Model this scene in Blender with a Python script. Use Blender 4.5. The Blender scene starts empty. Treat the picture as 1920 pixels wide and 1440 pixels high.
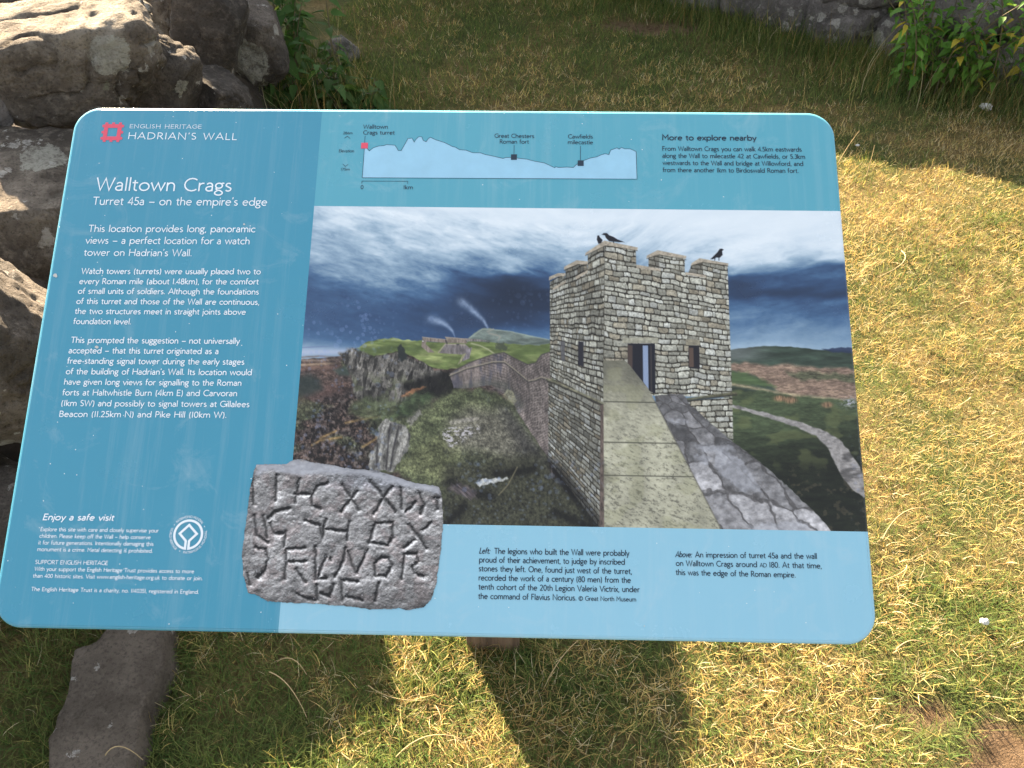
import bpy, bmesh, math, random
import numpy as np
from mathutils import Vector, Matrix, noise as mnoise
sc = bpy.context.scene
COL = sc.collection
# ------------------------------------------------------------------ camera (pose solved from the panel's corners)
CAM = np.array([0.09806477, -0.70369017, 1.4776009])
FWD = np.array([-0.02107661, 0.7266012, -0.6867361]); RGT = np.array([0.99967896, 0.02497744, -0.00425375]); DWN = np.array([0.01406213, -0.68660528, -0.72689438])
cd = bpy.data.cameras.new('camera'); cam = bpy.data.objects.new('camera', cd); COL.objects.link(cam)
cam.matrix_world = Matrix(((RGT[0], -DWN[0], -FWD[0], CAM[0]), (RGT[1], -DWN[1], -FWD[1], CAM[1]), (RGT[2], -DWN[2], -FWD[2], CAM[2]), (0, 0, 0, 1)))
cd.sensor_fit = 'HORIZONTAL'; cd.sensor_width = 36.0; cd.lens = 36.0 * 1600 / 1920; cd.clip_start = .02; cd.clip_end = 3000
sc.camera = cam
# ------------------------------------------------------------------ sky, sun, exposure
SUN_AZ, SUN_EL = math.radians(28), math.radians(28)       # azimuth counted from +Y towards -X
SUN = Vector((-math.sin(SUN_AZ) * math.cos(SUN_EL), math.cos(SUN_AZ) * math.cos(SUN_EL), math.sin(SUN_EL)))
w = bpy.data.worlds.new('World'); sc.world = w; w.use_nodes = True
nt = w.node_tree; nt.nodes.clear()
sky = nt.nodes.new('ShaderNodeTexSky'); sky.sky_type = 'NISHITA'; sky.sun_disc = False
sky.sun_elevation = SUN_EL; sky.sun_rotation = -SUN_AZ; sky.air_density = 1.0; sky.dust_density = 3.0
bg = nt.nodes.new('ShaderNodeBackground'); bg.inputs[1].default_value = .052
wo = nt.nodes.new('ShaderNodeOutputWorld'); hs = nt.nodes.new('ShaderNodeHueSaturation'); hs.inputs['Saturation'].default_value = .25; nt.links.new(sky.outputs[0], hs.inputs['Color']); nt.links.new(hs.outputs[0], bg.inputs[0]); nt.links.new(bg.outputs[0], wo.inputs[0])
sd = bpy.data.lights.new('sun', 'SUN'); sd.energy = 5.0; sd.angle = math.radians(.53); sd.color = (1, .78, .52)
sun = bpy.data.objects.new('sun', sd); COL.objects.link(sun); sun.rotation_euler = (-SUN).to_track_quat('-Z', 'Y').to_euler(); sun.location = SUN * 20
vs = sc.view_settings; vs.view_transform = 'Standard'; vs.look = 'None'; vs.exposure = 3.08; vs.gamma = 1
try: vs.use_curve_mapping = False
except Exception: pass
sc.cycles.max_bounces = 6; sc.cycles.transparent_max_bounces = 4

# ------------------------------------------------------------------ helpers
rng = np.random.default_rng(7)
def ray(px, py): return RGT * ((px - 960) / 1600.) + DWN * ((py - 720) / 1600.) + FWD
def at(px, py, depth): return CAM + ray(px, py) * depth
def gnd(px, py, z=0.):
    d = ray(px, py); return CAM + d * ((z - CAM[2]) / d[2])
def link(o, parent=None):
    COL.objects.link(o)
    if parent is not None: o.parent = parent
    return o
def tag(o, label=None, cat=None, group=None, kind=None):
    if label: o['label'] = label
    if cat: o['category'] = cat
    if group: o['group'] = group
    if kind: o['kind'] = kind
    return o
def empty(name, loc):
    o = bpy.data.objects.new(name, None); o.empty_display_size = .1; o.location = loc; COL.objects.link(o); return o
def mesh_np(name, V, F, mat=None, smooth=False, parent=None, loc=(0, 0, 0)):
    """V (n,3); F (m,k) array of equal polygons or list of index lists"""
    me = bpy.data.meshes.new(name)
    if isinstance(F, np.ndarray):
        m, k = F.shape
        me.vertices.add(len(V)); me.vertices.foreach_set('co', np.ascontiguousarray(V, np.float32).ravel())
        me.loops.add(m * k); me.loops.foreach_set('vertex_index', np.ascontiguousarray(F, np.int32).ravel())
        me.polygons.add(m); me.polygons.foreach_set('loop_start', np.arange(0, m * k, k, dtype=np.int32)); me.polygons.foreach_set('loop_total', np.full(m, k, np.int32))
        me.update(calc_edges=True)
    else:
        me.from_pydata([tuple(map(float, v)) for v in V], [], F); me.update()
    if smooth: me.polygons.foreach_set('use_smooth', np.ones(len(me.polygons), bool))
    if mat: me.materials.append(mat)
    o = bpy.data.objects.new(name, me); o.location = loc
    link(o, parent); return o
def set_col(o, rgb, name='Col'):
    a = o.data.color_attributes.new(name, 'FLOAT_COLOR', 'POINT')
    c = np.ones((len(rgb), 4), np.float32); c[:, :3] = rgb; a.data.foreach_set('color', c.ravel())
def lin(c):
    c = np.asarray(c, np.float32); return np.where(c <= .04045, c / 12.92, ((c + .055) / 1.055) ** 2.4)
class N:
    """small node-tree builder"""
    def __init__(s, name):
        s.m = bpy.data.materials.new(name); s.m.use_nodes = True; s.t = s.m.node_tree; s.t.nodes.clear()
        s.out = s.t.nodes.new('ShaderNodeOutputMaterial'); s.b = s.t.nodes.new('ShaderNodeBsdfPrincipled'); s.t.links.new(s.b.outputs[0], s.out.inputs[0])
    def n(s, typ, **kw):
        x = s.t.nodes.new('ShaderNode' + typ)
        for k, v in kw.items(): setattr(x, k, v)
        return x
    def l(s, a, b): s.t.links.new(a, b)
    def setb(s, **kw):
        for k, v in kw.items(): s.b.inputs[k.replace('_', ' ')].default_value = v
    def coord(s): return s.n('TexCoord').outputs['Object']
    def noise(s, vec, scale, detail=6, rough=.6, dist=0., dim='3D'):
        x = s.n('TexNoise'); x.inputs['Scale'].default_value = scale; x.inputs['Detail'].default_value = detail; x.inputs['Roughness'].default_value = rough; x.inputs['Distortion'].default_value = dist
        if vec is not None: s.l(vec, x.inputs['Vector'])
        return x.outputs['Fac']
    def ramp(s, fac, stops):
        x = s.n('ValToRGB'); e = x.color_ramp.elements
        while len(e) < len(stops): e.new(.5)
        for i, (p, c) in enumerate(stops): e[i].position = p; e[i].color = (*c, 1) if len(c) == 3 else c
        s.l(fac, x.inputs[0]); return x.outputs[0]
    def mix(s, fac, a, b, mode='MIX'):
        x = s.n('Mix', data_type='RGBA', blend_type=mode)
        for v, i in ((fac, 0), (a, 6), (b, 7)):
            if hasattr(v, 'is_linked') or hasattr(v, 'links'): s.l(v, x.inputs[i])
            elif i == 0: x.inputs[i].default_value = v
            else: x.inputs[i].default_value = (*v, 1)
        return x.outputs[2]
    def math(s, op, a, b=None):
        x = s.n('Math', operation=op)
        for v, i in ((a, 0), (b, 1)):
            if v is None: continue
            if isinstance(v, (int, float)): x.inputs[i].default_value = v
            else: s.l(v, x.inputs[i])
        return x.outputs[0]
    def bump(s, h, strength, dist):
        x = s.n('Bump'); x.inputs['Strength'].default_value = strength; x.inputs['Distance'].default_value = dist; s.l(h, x.inputs['Height']); s.l(x.outputs[0], s.b.inputs['Normal']); return x
PRINT_GAIN = .92
# ------------------------------------------------------------------ materials
def m_enamel(name, col, col_attr=False, rough=.2, coat=True):
    m = N(name); co = m.coord()
    if col_attr:
        a = m.n('Attribute', attribute_name='Col'); base = a.outputs['Color']
    else:
        base = m.mix(m.noise(co, 9, 4), tuple(np.array(col) * .96), tuple(np.array(col) * 1.03))
        # grime film and chalky specks with a shape of their own
        smear = m.ramp(m.noise(co, 14, 7, .7, 1.2), [(.56, (0, 0, 0)), (.78, (1, 1, 1))]); base = m.mix(m.math('MULTIPLY', smear, .2), base, (.55, .6, .62))
        mp = m.n('Mapping'); mp.inputs['Scale'].default_value = (70, 3.2, 3.2); m.l(co, mp.inputs[0]); stk = m.ramp(m.noise(mp.outputs[0], 1., 6, .7), [(.5, (0, 0, 0)), (.72, (1, 1, 1))])
        base = m.mix(m.math('MULTIPLY', m.math('MULTIPLY', stk, m.noise(co, 5, 3)), .16), base, (.62, .66, .66))
        v = m.n('TexVoronoi', feature='F1'); v.inputs['Scale'].default_value = 95; m.l(co, v.inputs['Vector'])
        spk = m.math('MULTIPLY', m.math('LESS_THAN', v.outputs['Distance'], .058), m.math('GREATER_THAN', m.noise(co, 40, 2), .55)); base = m.mix(m.math('MULTIPLY', spk, .75), base, (.75, .78, .76))
    m.l(base, m.b.inputs['Base Color'])
    r = m.ramp(m.noise(co, 22, 5, .65), [(.3, (rough * .7,) * 3), (.75, (rough * 1.6,) * 3)]); m.l(r, m.b.inputs['Roughness'])
    m.setb(IOR=1.5); m.bump(m.noise(co, 3.5, 2), .05, .004)
    return m.m
def m_flat(name, col, rough=.5, metal=0.):
    m = N(name); co = m.coord(); n = m.noise(co, 40, 5)
    m.l(m.mix(n, tuple(np.array(col) * .85), tuple(np.minimum(np.array(col) * 1.12, .95))), m.b.inputs['Base Color']); m.setb(Roughness=rough, Metallic=metal); return m.m
M = {}
k = .92
M['teal'] = m_enamel('enamel_teal', tuple(lin(np.array([68, 145, 173]) / 255) * k))
M['aqua'] = m_enamel('enamel_aqua', tuple(lin(np.array([89, 164, 185]) / 255) * k))
M['pale'] = m_enamel('enamel_pale', tuple(lin(np.array([141, 192, 214]) / 255) * k))
M['print'] = m_enamel('enamel_print', None, True)
M['white_ink'] = m_flat('white_ink', (.72, .78, .84), .35)
M['navy_ink'] = m_flat('navy_ink', (.012, .03, .055), .35)
M['red_ink'] = m_flat('red_ink', (.66, .075, .13), .35)
M['chart_ink'] = m_flat('chart_ink', tuple(lin(np.array([152, 200, 226]) / 255) * k), .3)
M['steel'] = m_flat('dark_steel', (.03, .032, .035), .45, .6)
def m_wood():
    m = N('weathered_oak'); co = m.coord(); mp = m.n('Mapping'); mp.inputs['Scale'].default_value = (30, 30, 2.2); m.l(co, mp.inputs[0])
    g = m.noise(mp.outputs[0], 2., 8, .65, .6); m.l(m.ramp(g, [(.3, (.05, .032, .02)), (.55, (.14, .09, .055)), (.75, (.22, .16, .11))]), m.b.inputs['Base Color']); m.setb(Roughness=.8); m.bump(g, .5, .004); return m.m
M['wood'] = m_wood()
def m_rock(name, c0, c1, c2, lich=.5, lscale=9., warm=0.):
    m = N(name); tc = m.n('TexCoord'); oi = m.n('ObjectInfo'); ad = m.n('VectorMath', operation='ADD'); mu = m.n('VectorMath', operation='SCALE'); cx = m.n('CombineXYZ')
    for i in range(3): m.l(oi.outputs['Random'], cx.inputs[i])
    m.l(cx.outputs[0], mu.inputs[0]); mu.inputs['Scale'].default_value = 37.; m.l(tc.outputs['Object'], ad.inputs[0]); m.l(mu.outputs[0], ad.inputs[1]); co = ad.outputs[0]
    n1 = m.noise(co, 7, 8, .65, .3); n2 = m.noise(co, 38, 7, .7); n3 = m.noise(co, 2.4, 4, .5); n4 = m.noise(co, 150, 4, .7)
    b = m.ramp(n1, [(.36, c0), (.5, c1), (.64, c2)])
    b = m.mix(m.ramp(n3, [(.45, (0, 0, 0)), (.7, (1, 1, 1))]), b, tuple(np.array(c0) * .55))     # dark algal crust
    b = m.mix(m.math('MULTIPLY', m.ramp(n2, [(.5, (0, 0, 0)), (.72, (1, 1, 1))]), .55), b, tuple(np.array(c2) * 1.25))
    b = m.mix(m.math('MULTIPLY', m.ramp(n4, [(.36, (1, 1, 1)), (.5, (0, 0, 0))]), .5), b, tuple(np.array(c0) * .4))
    # crustose lichen: roundish pale patches with frayed rims, only where a mask allows
    wv = m.n('Mix', data_type='VECTOR'); nn = m.n('TexNoise'); nn.inputs['Scale'].default_value = 30; nn.inputs['Detail'].default_value = 9; nn.inputs['Roughness'].default_value = .75; m.l(co, nn.inputs['Vector']); wv.inputs[0].default_value = .06; m.l(co, wv.inputs[4]); m.l(nn.outputs['Color'], wv.inputs[5])
    reg = m.noise(co, 3.1, 3, .5)
    for sc_, th, colr, lo_ in ((lscale * .55, .40, (.32, .32, .28), .0), (lscale, .34, (.40, .40, .35), .0), (lscale * 2.6, .40, (.44, .43, .40), .46), (lscale * 1.4, .3, (.22, .23, .16), .42), (lscale * 6, .42, (.46, .45, .42), .5)):
        v = m.n('TexVoronoi', feature='F1'); v.inputs['Scale'].default_value = sc_; m.l(wv.outputs[1], v.inputs['Vector'])
        sx = m.n('SeparateColor'); m.l(v.outputs['Color'], sx.inputs[0])
        size = m.math('MULTIPLY', m.math('ADD', m.math('MULTIPLY', sx.outputs[1], .9), .25), th)
        on = m.math('MULTIPLY', m.math('GREATER_THAN', sx.outputs[0], 1 - lich * .42), m.math('GREATER_THAN', reg, lo_))
        f = m.ramp(m.math('MULTIPLY', m.math('SUBTRACT', m.math('MULTIPLY', size, on), v.outputs['Distance']), 16), [(0., (0, 0, 0)), (.3, (1, 1, 1))])
        f = m.math('MULTIPLY', f, m.ramp(m.math('ADD', m.math('MULTIPLY', n2, .7), m.math('MULTIPLY', n4, .5)), [(.44, (.1, .1, .1)), (.68, (1, 1, 1))])); f = m.math('MINIMUM', f, .88)
        b = m.mix(f, b, colr)
    m.l(b, m.b.inputs['Base Color']); m.setb(Roughness=.92); m.b.inputs['Specular IOR Level'].default_value = .2
    n5 = m.noise(co, 420, 3, .7); h = m.math('ADD', m.math('MULTIPLY', n1, .8), m.math('ADD', m.math('MULTIPLY', n2, .6), m.math('ADD', m.math('MULTIPLY', n4, .35), m.math('MULTIPLY', n5, .12)))); m.bump(h, 1., .035); return m.m
M['rock'] = m_rock('lichen_sandstone', (.09, .078, .067), (.19, .163, .135), (.32, .285, .235), .55, 8.)
M['rock2'] = m_rock('dark_whinstone', (.07, .064, .058), (.135, .118, .102), (.22, .192, .165), .45, 9.)
M['wallrock'] = m_rock('wall_stone', (.13, .12, .115), (.22, .205, .195), (.32, .30, .29), .85, 7.)
M['slab'] = m_rock('worn_slab', (.105, .088, .07), (.15, .128, .104), (.20, .17, .14), .12, 9.)
def m_soil():
    m = N('dark_soil'); co = m.coord(); n = m.noise(co, 22, 8, .7); m.l(m.ramp(n, [(.3, (.018, .014, .01)), (.6, (.05, .038, .027)), (.8, (.09, .07, .05))]), m.b.inputs['Base Color']); m.setb(Roughness=1.); m.bump(n, 1., .03); return m.m
M['soil'] = m_soil()
def m_ground():
    m = N('turf_thatch'); co = m.coord(); n = m.noise(co, 60, 8, .75); p = m.noise(co, 2.6, 4, .6); f = m.noise(co, 260, 4, .7)
    th = m.ramp(n, [(.3, (.075, .06, .028)), (.52, (.2, .155, .07)), (.75, (.33, .26, .13))])
    gr = m.ramp(f, [(.3, (.035, .05, .016)), (.7, (.14, .16, .06))]); b = m.mix(m.ramp(p, [(.42, (0, 0, 0)), (.6, (1, 1, 1))]), gr, th)
    # bare trodden earth where the attribute says so
    a = m.n('Attribute', attribute_name='Col'); bare = m.n('SeparateColor'); m.l(a.outputs['Color'], bare.inputs[0])
    so = m.ramp(m.noise(co, 38, 10, .8), [(.32, (.06, .04, .025)), (.5, (.19, .13, .08)), (.72, (.30, .215, .14))]); b = m.mix(bare.outputs[0], b, so)
    m.l(b, m.b.inputs['Base Color']); m.setb(Roughness=1.); m.b.inputs['Specular IOR Level'].default_value = .1; m.bump(m.math('ADD', n, f), 1., .02); return m.m
M['ground'] = m_ground()
def m_leaf(name, trans=.4, rough=.5, spec=.35):
    m = N(name); a = m.n('Attribute', attribute_name='Col'); m.l(a.outputs['Color'], m.b.inputs['Base Color']); m.setb(Roughness=rough); m.b.inputs['Specular IOR Level'].default_value = spec
    t = m.n('BsdfTranslucent'); m.l(m.mix(1., a.outputs['Color'], (1.25, 1.2, .8), 'MULTIPLY'), t.inputs[0]); mx = m.n('MixShader'); mx.inputs[0].default_value = trans; m.l(m.b.outputs[0], mx.inputs[1]); m.l(t.outputs[0], mx.inputs[2]); m.l(mx.outputs[0], m.out.inputs[0]); return m.m
M['grass'] = m_leaf('grass_blade', .38, .8, .1); M['leaf'] = m_leaf('leaf', .35, .6, .22)
M['straw'] = m_flat('straw', (.38, .29, .15), .8); M['stem'] = m_flat('plant_stem', (.11, .09, .045), .7); M['wool'] = m_flat('wool', (.5, .5, .48), 1.)
# ------------------------------------------------------------------ a humanist stroke alphabet for the panel's writing (cap height = 1)
GL = {
'a': ".55|A.27,.44,.17,.185,155,0 .44,.0;.44,.37 .3,.37 A.26,.19,.19,.165,90,300 .44,.14", 'b': ".70|.1,1.03 .1,.0;A.37,.32,.26,.29,180,-180", 'c': ".56|A.35,.32,.28,.29,48,312", 'd': ".70|.6,1.03 .6,.0;A.33,.32,.26,.29,0,360",
'e': ".65|.07,.35 .59,.35 A.33,.32,.26,.29,6,315", 'f': ".36|.14,.0 .14,.82 A.29,.83,.15,.17,180,70;.01,.62 .33,.62", 'g': ".57|A.26,.43,.2,.19,0,360;.38,.56 .45,.62 .56,.62;.15,.28 .1,.19 .18,.1 .36,.06 A.27,-.12,.23,.16,45,-225 .2,.07",
'h': ".62|.1,1.03 .1,0;.1,.36 A.31,.38,.21,.24,180,0 .52,0", 'i': ".2|.1,.65 .1,0;.1,.84 .1,.97", 'j': ".2|.1,.65 .1,-.15 A-.02,-.15,.12,.13,0,-80;.1,.84 .1,.97", 'k': ".56|.1,1.03 .1,0;.48,.65 .14,.34 .54,0", 'l': ".2|.1,1.03 .1,0",
'm': ".98|.1,.65 .1,0;.1,.36 A.3,.38,.2,.24,180,0 .5,0;.5,.36 A.69,.38,.19,.24,180,0 .88,0", 'n': ".62|.1,.65 .1,0;.1,.36 A.31,.38,.21,.24,180,0 .52,0", 'o': ".70|A.35,.32,.28,.29,0,360", 'p': ".70|.1,.65 .1,-.33;A.37,.32,.26,.29,180,-180", 'q': ".70|.6,.65 .6,-.33;A.33,.32,.26,.29,0,360",
'r': ".42|.1,.65 .1,0;.1,.34 A.33,.36,.23,.25,180,75", 's': ".47|A.24,.475,.15,.145,40,200 .16,.38 .32,.28 A.23,.18,.16,.15,30,-150", 't': ".38|.17,.82 .17,.17 A.3,.17,.13,.14,180,290;.02,.62 .35,.62", 'u': ".62|.1,.65 .1,.26 A.31,.26,.21,.23,180,360;.52,.65 .52,0",
'v': ".58|.03,.65 .29,.04 .55,.65", 'w': ".88|.03,.65 .24,.04 .44,.62 .64,.04 .85,.65", 'x': ".54|.04,.65 .5,0;.5,.65 .04,0", 'y': ".56|.03,.65 .29,.06;.53,.65 .16,-.33", 'z': ".5|.05,.61 .44,.61 .05,.05 .46,.05",
'A': ".82|.03,0 .41,1 .79,0;.17,.33 .65,.33", 'B': ".66|.1,.04 .1,.96 .3,.96 A.31,.74,.2,.22,90,-90 .1,.52;.31,.52 A.34,.28,.24,.24,90,-90 .1,.04", 'C': ".82|A.5,.5,.43,.47,48,312", 'D': ".86|.1,.04 .1,.96 .34,.96 A.34,.5,.44,.46,90,-90 .1,.04", 'E': ".6|.53,.96 .1,.96 .1,.04 .55,.04;.1,.52 .5,.52",
'F': ".57|.52,.96 .1,.96 .1,0;.1,.52 .48,.52", 'G': ".86|A.5,.5,.43,.47,48,330 .87,.46 .58,.46", 'H': ".84|.1,1 .1,0;.74,1 .74,0;.1,.52 .74,.52", 'I': ".22|.11,1 .11,0", 'J': ".24|.12,1 .12,-.05 A0,-.05,.12,.15,0,-80", 'K': ".7|.1,1 .1,0;.62,1 .14,.52 .68,0", 'L': ".54|.1,1 .1,.04 .52,.04",
'M': ".94|.1,0 .12,1 .47,.4 .82,1 .84,0", 'N': ".88|.1,0 .1,1 .78,0 .78,1", 'O': "1.0|A.5,.5,.43,.47,0,360", 'P': ".6|.1,0 .1,.96 .3,.96 A.3,.71,.23,.25,90,-90 .1,.46", 'R': ".66|.1,0 .1,.96 .3,.96 A.3,.72,.22,.24,90,-90 .1,.48;.3,.48 .64,0", 'S': ".56|A.28,.73,.19,.23,45,205 .18,.58 .4,.44 A.28,.26,.2,.22,30,-150",
'T': ".7|.35,.96 .35,0;.03,.96 .67,.96", 'U': ".82|.1,1 .1,.38 A.41,.38,.31,.35,180,360 .72,1", 'V': ".78|.03,1 .39,.02 .75,1", 'W': "1.12|.03,1 .3,.03 .56,.95 .82,.03 1.09,1", 'Y': ".7|.03,1 .35,.48 .35,0;.67,1 .35,.48", 'X': ".72|.05,1 .67,0;.67,1 .05,0",
'0': ".62|A.31,.48,.24,.46,0,360", '1': ".3|.15,.98 .15,0", '2': ".6|A.28,.7,.2,.25,160,-30 .1,.05 .54,.05", '3': ".56|A.26,.72,.19,.22,140,-80;A.26,.27,.22,.24,85,-145", '4': ".62|.44,0 .44,.97 .05,.28 .58,.28", '5': ".56|.48,.94 .16,.94 .13,.55 A.25,.3,.24,.27,115,-145", '6': ".6|.44,.96 .15,.5 A.31,.28,.22,.25,150,-210", '7': ".56|.04,.94 .5,.94 .16,0", '8': ".58|A.29,.72,.18,.21,0,360;A.29,.27,.22,.25,0,360", '9': ".6|.16,0 .45,.5 A.29,.68,.22,.25,-30,330",
'.': ".22|.11,0 .11,.13", ',': ".22|.13,.1 .07,-.14", "'": ".2|.12,1.02 .07,.78", '\u2013': ".66|.05,.36 .61,.36", '-': ".34|.05,.34 .29,.34", '(': ".34|A.36,.4,.24,.62,120,240", ')': ".34|A-.02,.4,.24,.62,60,-60", ':': ".22|.11,0 .11,.13;.11,.5 .11,.63", '\u00a9': "1.0|A.5,.45,.43,.45,0,360;A.5,.45,.2,.22,50,310", '\u2022': ".4|.2,.38 .2,.6"}
def gparse():
    G = {}
    for ch, d in GL.items():
        wd, body = d.split('|'); strokes = []
        for st in body.split(';'):
            pts = []
            for tk in st.split():
                if tk[0] == 'A':
                    cx, cy, rx, ry, a0, a1 = map(float, tk[1:].split(',')); n = max(4, int(abs(a1 - a0) / 22))
                    for i in range(n + 1):
                        a = math.radians(a0 + (a1 - a0) * i / n); pts.append((cx + rx * math.cos(a), cy + ry * math.sin(a)))
                else:
                    x, y = tk.split(','); pts.append((float(x), float(y)))
            q = [pts[0]]
            for p in pts[1:]:
                if math.hypot(p[0] - q[-1][0], p[1] - q[-1][1]) > 1e-4: q.append(p)
            strokes.append(q)
        G[ch] = (float(wd), strokes)
    return G
GLY = gparse()
class Ink:
    """collects flat strokes in panel coordinates (x right, y down, metres); lays strokes on four hair-thin levels so none coincide"""
    def __init__(s): s.v = []; s.f = []; s.k = 0
    def stroke(s, pts, hw, closed=False, z=0.):
        P = np.array(pts, float)
        if closed or (len(P) > 3 and np.hypot(*(P[0] - P[-1])) < 1e-7):
            if np.hypot(*(P[0] - P[-1])) < 1e-7: P = P[:-1]
            closed = True
        n = len(P); base = len(s.v); s.k += 1; z = z + (s.k % 4) * 1.5e-5
        for i in range(n):
            a = P[i - 1] if (i > 0 or closed) else None; b = P[(i + 1) % n] if (i < n - 1 or closed) else None
            d0 = P[i] - a if a is not None else None; d1 = b - P[i] if b is not None else None
            if d0 is None: d0 = d1
            if d1 is None: d1 = d0
            d0 = d0 / (np.hypot(*d0) + 1e-12); d1 = d1 / (np.hypot(*d1) + 1e-12)
            n0 = np.array([-d0[1], d0[0]]); n1 = np.array([-d1[1], d1[0]]); m = n0 + n1; L = m @ m
            m = n0 if L < .25 else m * (2 / L)
            mm = np.hypot(*m)
            if mm > 2: m = m * 2 / mm
            s.v.append((*(P[i] + m * hw), z)); s.v.append((*(P[i] - m * hw), z))
        for i in range(n if closed else n - 1):
            j = (i + 1) % n; s.f.append([base + 2 * i, base + 2 * j, base + 2 * j + 1, base + 2 * i + 1])
    def poly(s, pts, z=0.):
        base = len(s.v); s.v += [(x, y, z) for x, y in pts]; s.f.append(list(range(base, base + len(pts))))
    def width(s, txt, track=0.): return sum((GLY[c][0] if c != ' ' else .4) + track for c in txt)
    def line(s, txt, p0, p1, cap, wt=.066, ital=0., track=.02, serif=False):
        """baseline from p0 to p1 in panel coordinates"""
        p0 = np.array(p0); p1 = np.array(p1); d = p1 - p0; L = np.hypot(*d); d = d / L; up = np.array([d[1], -d[0]])
        sx = L / (s.width(txt, track) - track); x = 0.
        for c in txt:
            if c == ' ': x += .4 + track; continue
            wd, st = GLY[c]
            for q in st:
                pts = [p0 + d * ((x + a) * sx + ital * b * cap) + up * (b * cap) for a, b in q]
                s.stroke(pts, wt * cap)
                if serif and np.hypot(*(pts[0] - pts[-1])) > .2 * cap:
                    for e in (pts[0], pts[-1]): s.stroke([e - d * .15 * cap, e + d * .15 * cap], wt * .5 * cap)
            x += wd + track
    def arc(s, txt, c, r, a0, a1, cap, wt=.07, inward=False):
        """text on a circle, angles clockwise from the top in degrees"""
        W = s.width(txt, .08); x = 0.
        for ch in txt:
            gw = (GLY[ch][0] if ch != ' ' else .3) + .08
            t = (x + gw / 2) / W; a = math.radians(a0 + (a1 - a0) * t); x += gw
            if ch == ' ': continue
            o = np.array([math.sin(a), -math.cos(a)]); tx = np.array([math.cos(a), math.sin(a)]); sg = 1
            if inward: o, tx = -o, -tx
            sx = abs(math.radians(a1 - a0)) * r / W
            ctr = np.array(c) + (-o if inward else o) * r
            for q in GLY[ch][1]: s.stroke([ctr + tx * ((u - GLY[ch][0] / 2) * sx) + o * (v - .5) * cap for u, v in q], wt * cap)
    def build(s, name, mat, parent, z):
        V = np.array([PP(x, y, zz + z) for x, y, zz in s.v]); o = mesh_np(name, V, s.f, mat, parent=parent, loc=(0, 0, 0)); return o
# ------------------------------------------------------------------ print of the panel: a flat printed picture,
# worked out per mesh vertex (U, V = coordinates on the printed sheet in print units)
def hsh(ix, iy, s=0):
    n = (ix.astype(np.int64) * 374761393 + iy.astype(np.int64) * 668265263 + s * 1274126177) & 0xffffffff
    n = ((n ^ (n >> 13)) * 1274126177) & 0xffffffff
    n = n ^ (n >> 16)
    return (n & 0xffff).astype(np.float32) / 65535.0
def vn(x, y, s=0):
    ix = np.floor(x); iy = np.floor(y); fx = x - ix; fy = y - iy
    fx = fx * fx * (3 - 2 * fx); fy = fy * fy * (3 - 2 * fy)
    a = hsh(ix, iy, s); b = hsh(ix + 1, iy, s); c = hsh(ix, iy + 1, s); d = hsh(ix + 1, iy + 1, s)
    return (a * (1 - fx) + b * fx) * (1 - fy) + (c * (1 - fx) + d * fx) * fy
def fbm(x, y, o=4, s=0, g=.5):
    r = 0; a = 1; t = 0
    for i in range(o):
        r = r + a * vn(x * 2 ** i + i * 17.3, y * 2 ** i - i * 9.1, s + i); t += a; a *= g
    return r / t
def sst(a, b, x):
    t = np.clip((x - a) / (b - a), 0, 1); return t * t * (3 - 2 * t)
def C3(*c): return np.array(c, np.float32) / 255.
def polymask(U, V, pts, soft=1.0, rough=0., rs=6., seed=5):
    """anti-aliased polygon coverage"""
    P = np.array(pts, np.float32)
    m = soft + 2 + rough
    out = np.zeros(U.shape, np.float32)
    sel = (U > P[:, 0].min() - m) & (U < P[:, 0].max() + m) & (V > P[:, 1].min() - m) & (V < P[:, 1].max() + m)
    if not sel.any(): return out
    xs = U[sel]; ys = V[sel]
    if rough:
        ax_, ay_ = xs, ys
        xs = ax_ + rough * (fbm(ax_ / rs, ay_ / rs, 2, seed) - .5) * 2; ys = ay_ + rough * (fbm(ax_ / rs + 50, ay_ / rs, 2, seed + 3) - .5) * 2
    ins = np.zeros(xs.shape, bool); d2 = np.full(xs.shape, 1e9, np.float32)
    n = len(P)
    for i in range(n):
        ax, ay = P[i]; bx, by = P[(i + 1) % n]
        if ay != by:
            c = ((ay > ys) != (by > ys)) & (xs < (bx - ax) * (ys - ay) / (by - ay) + ax); ins ^= c
        ex, ey = bx - ax, by - ay; L = ex * ex + ey * ey + 1e-9
        t = np.clip(((xs - ax) * ex + (ys - ay) * ey) / L, 0, 1)
        d2 = np.minimum(d2, (xs - ax - t * ex) ** 2 + (ys - ay - t * ey) ** 2)
    sd = np.sqrt(d2) * np.where(ins, 1, -1)
    out[sel] = sst(-soft, soft, sd)
    return out
def dline(U, V, pts):
    if not isinstance(pts, list): pts = list(pts)
    d2 = np.full(U.shape, 1e9, np.float32)
    for (ax, ay), (bx, by) in zip(pts[:-1], pts[1:]):
        ex, ey = bx - ax, by - ay; L = ex * ex + ey * ey + 1e-9
        t = np.clip(((U - ax) * ex + (V - ay) * ey) / L, 0, 1)
        d2 = np.minimum(d2, (U - ax - t * ex) ** 2 + (V - ay - t * ey) ** 2)
    return np.sqrt(d2)
def mixc(img, m, col):
    m = m[..., None]; return img * (1 - m) + col * m
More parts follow.
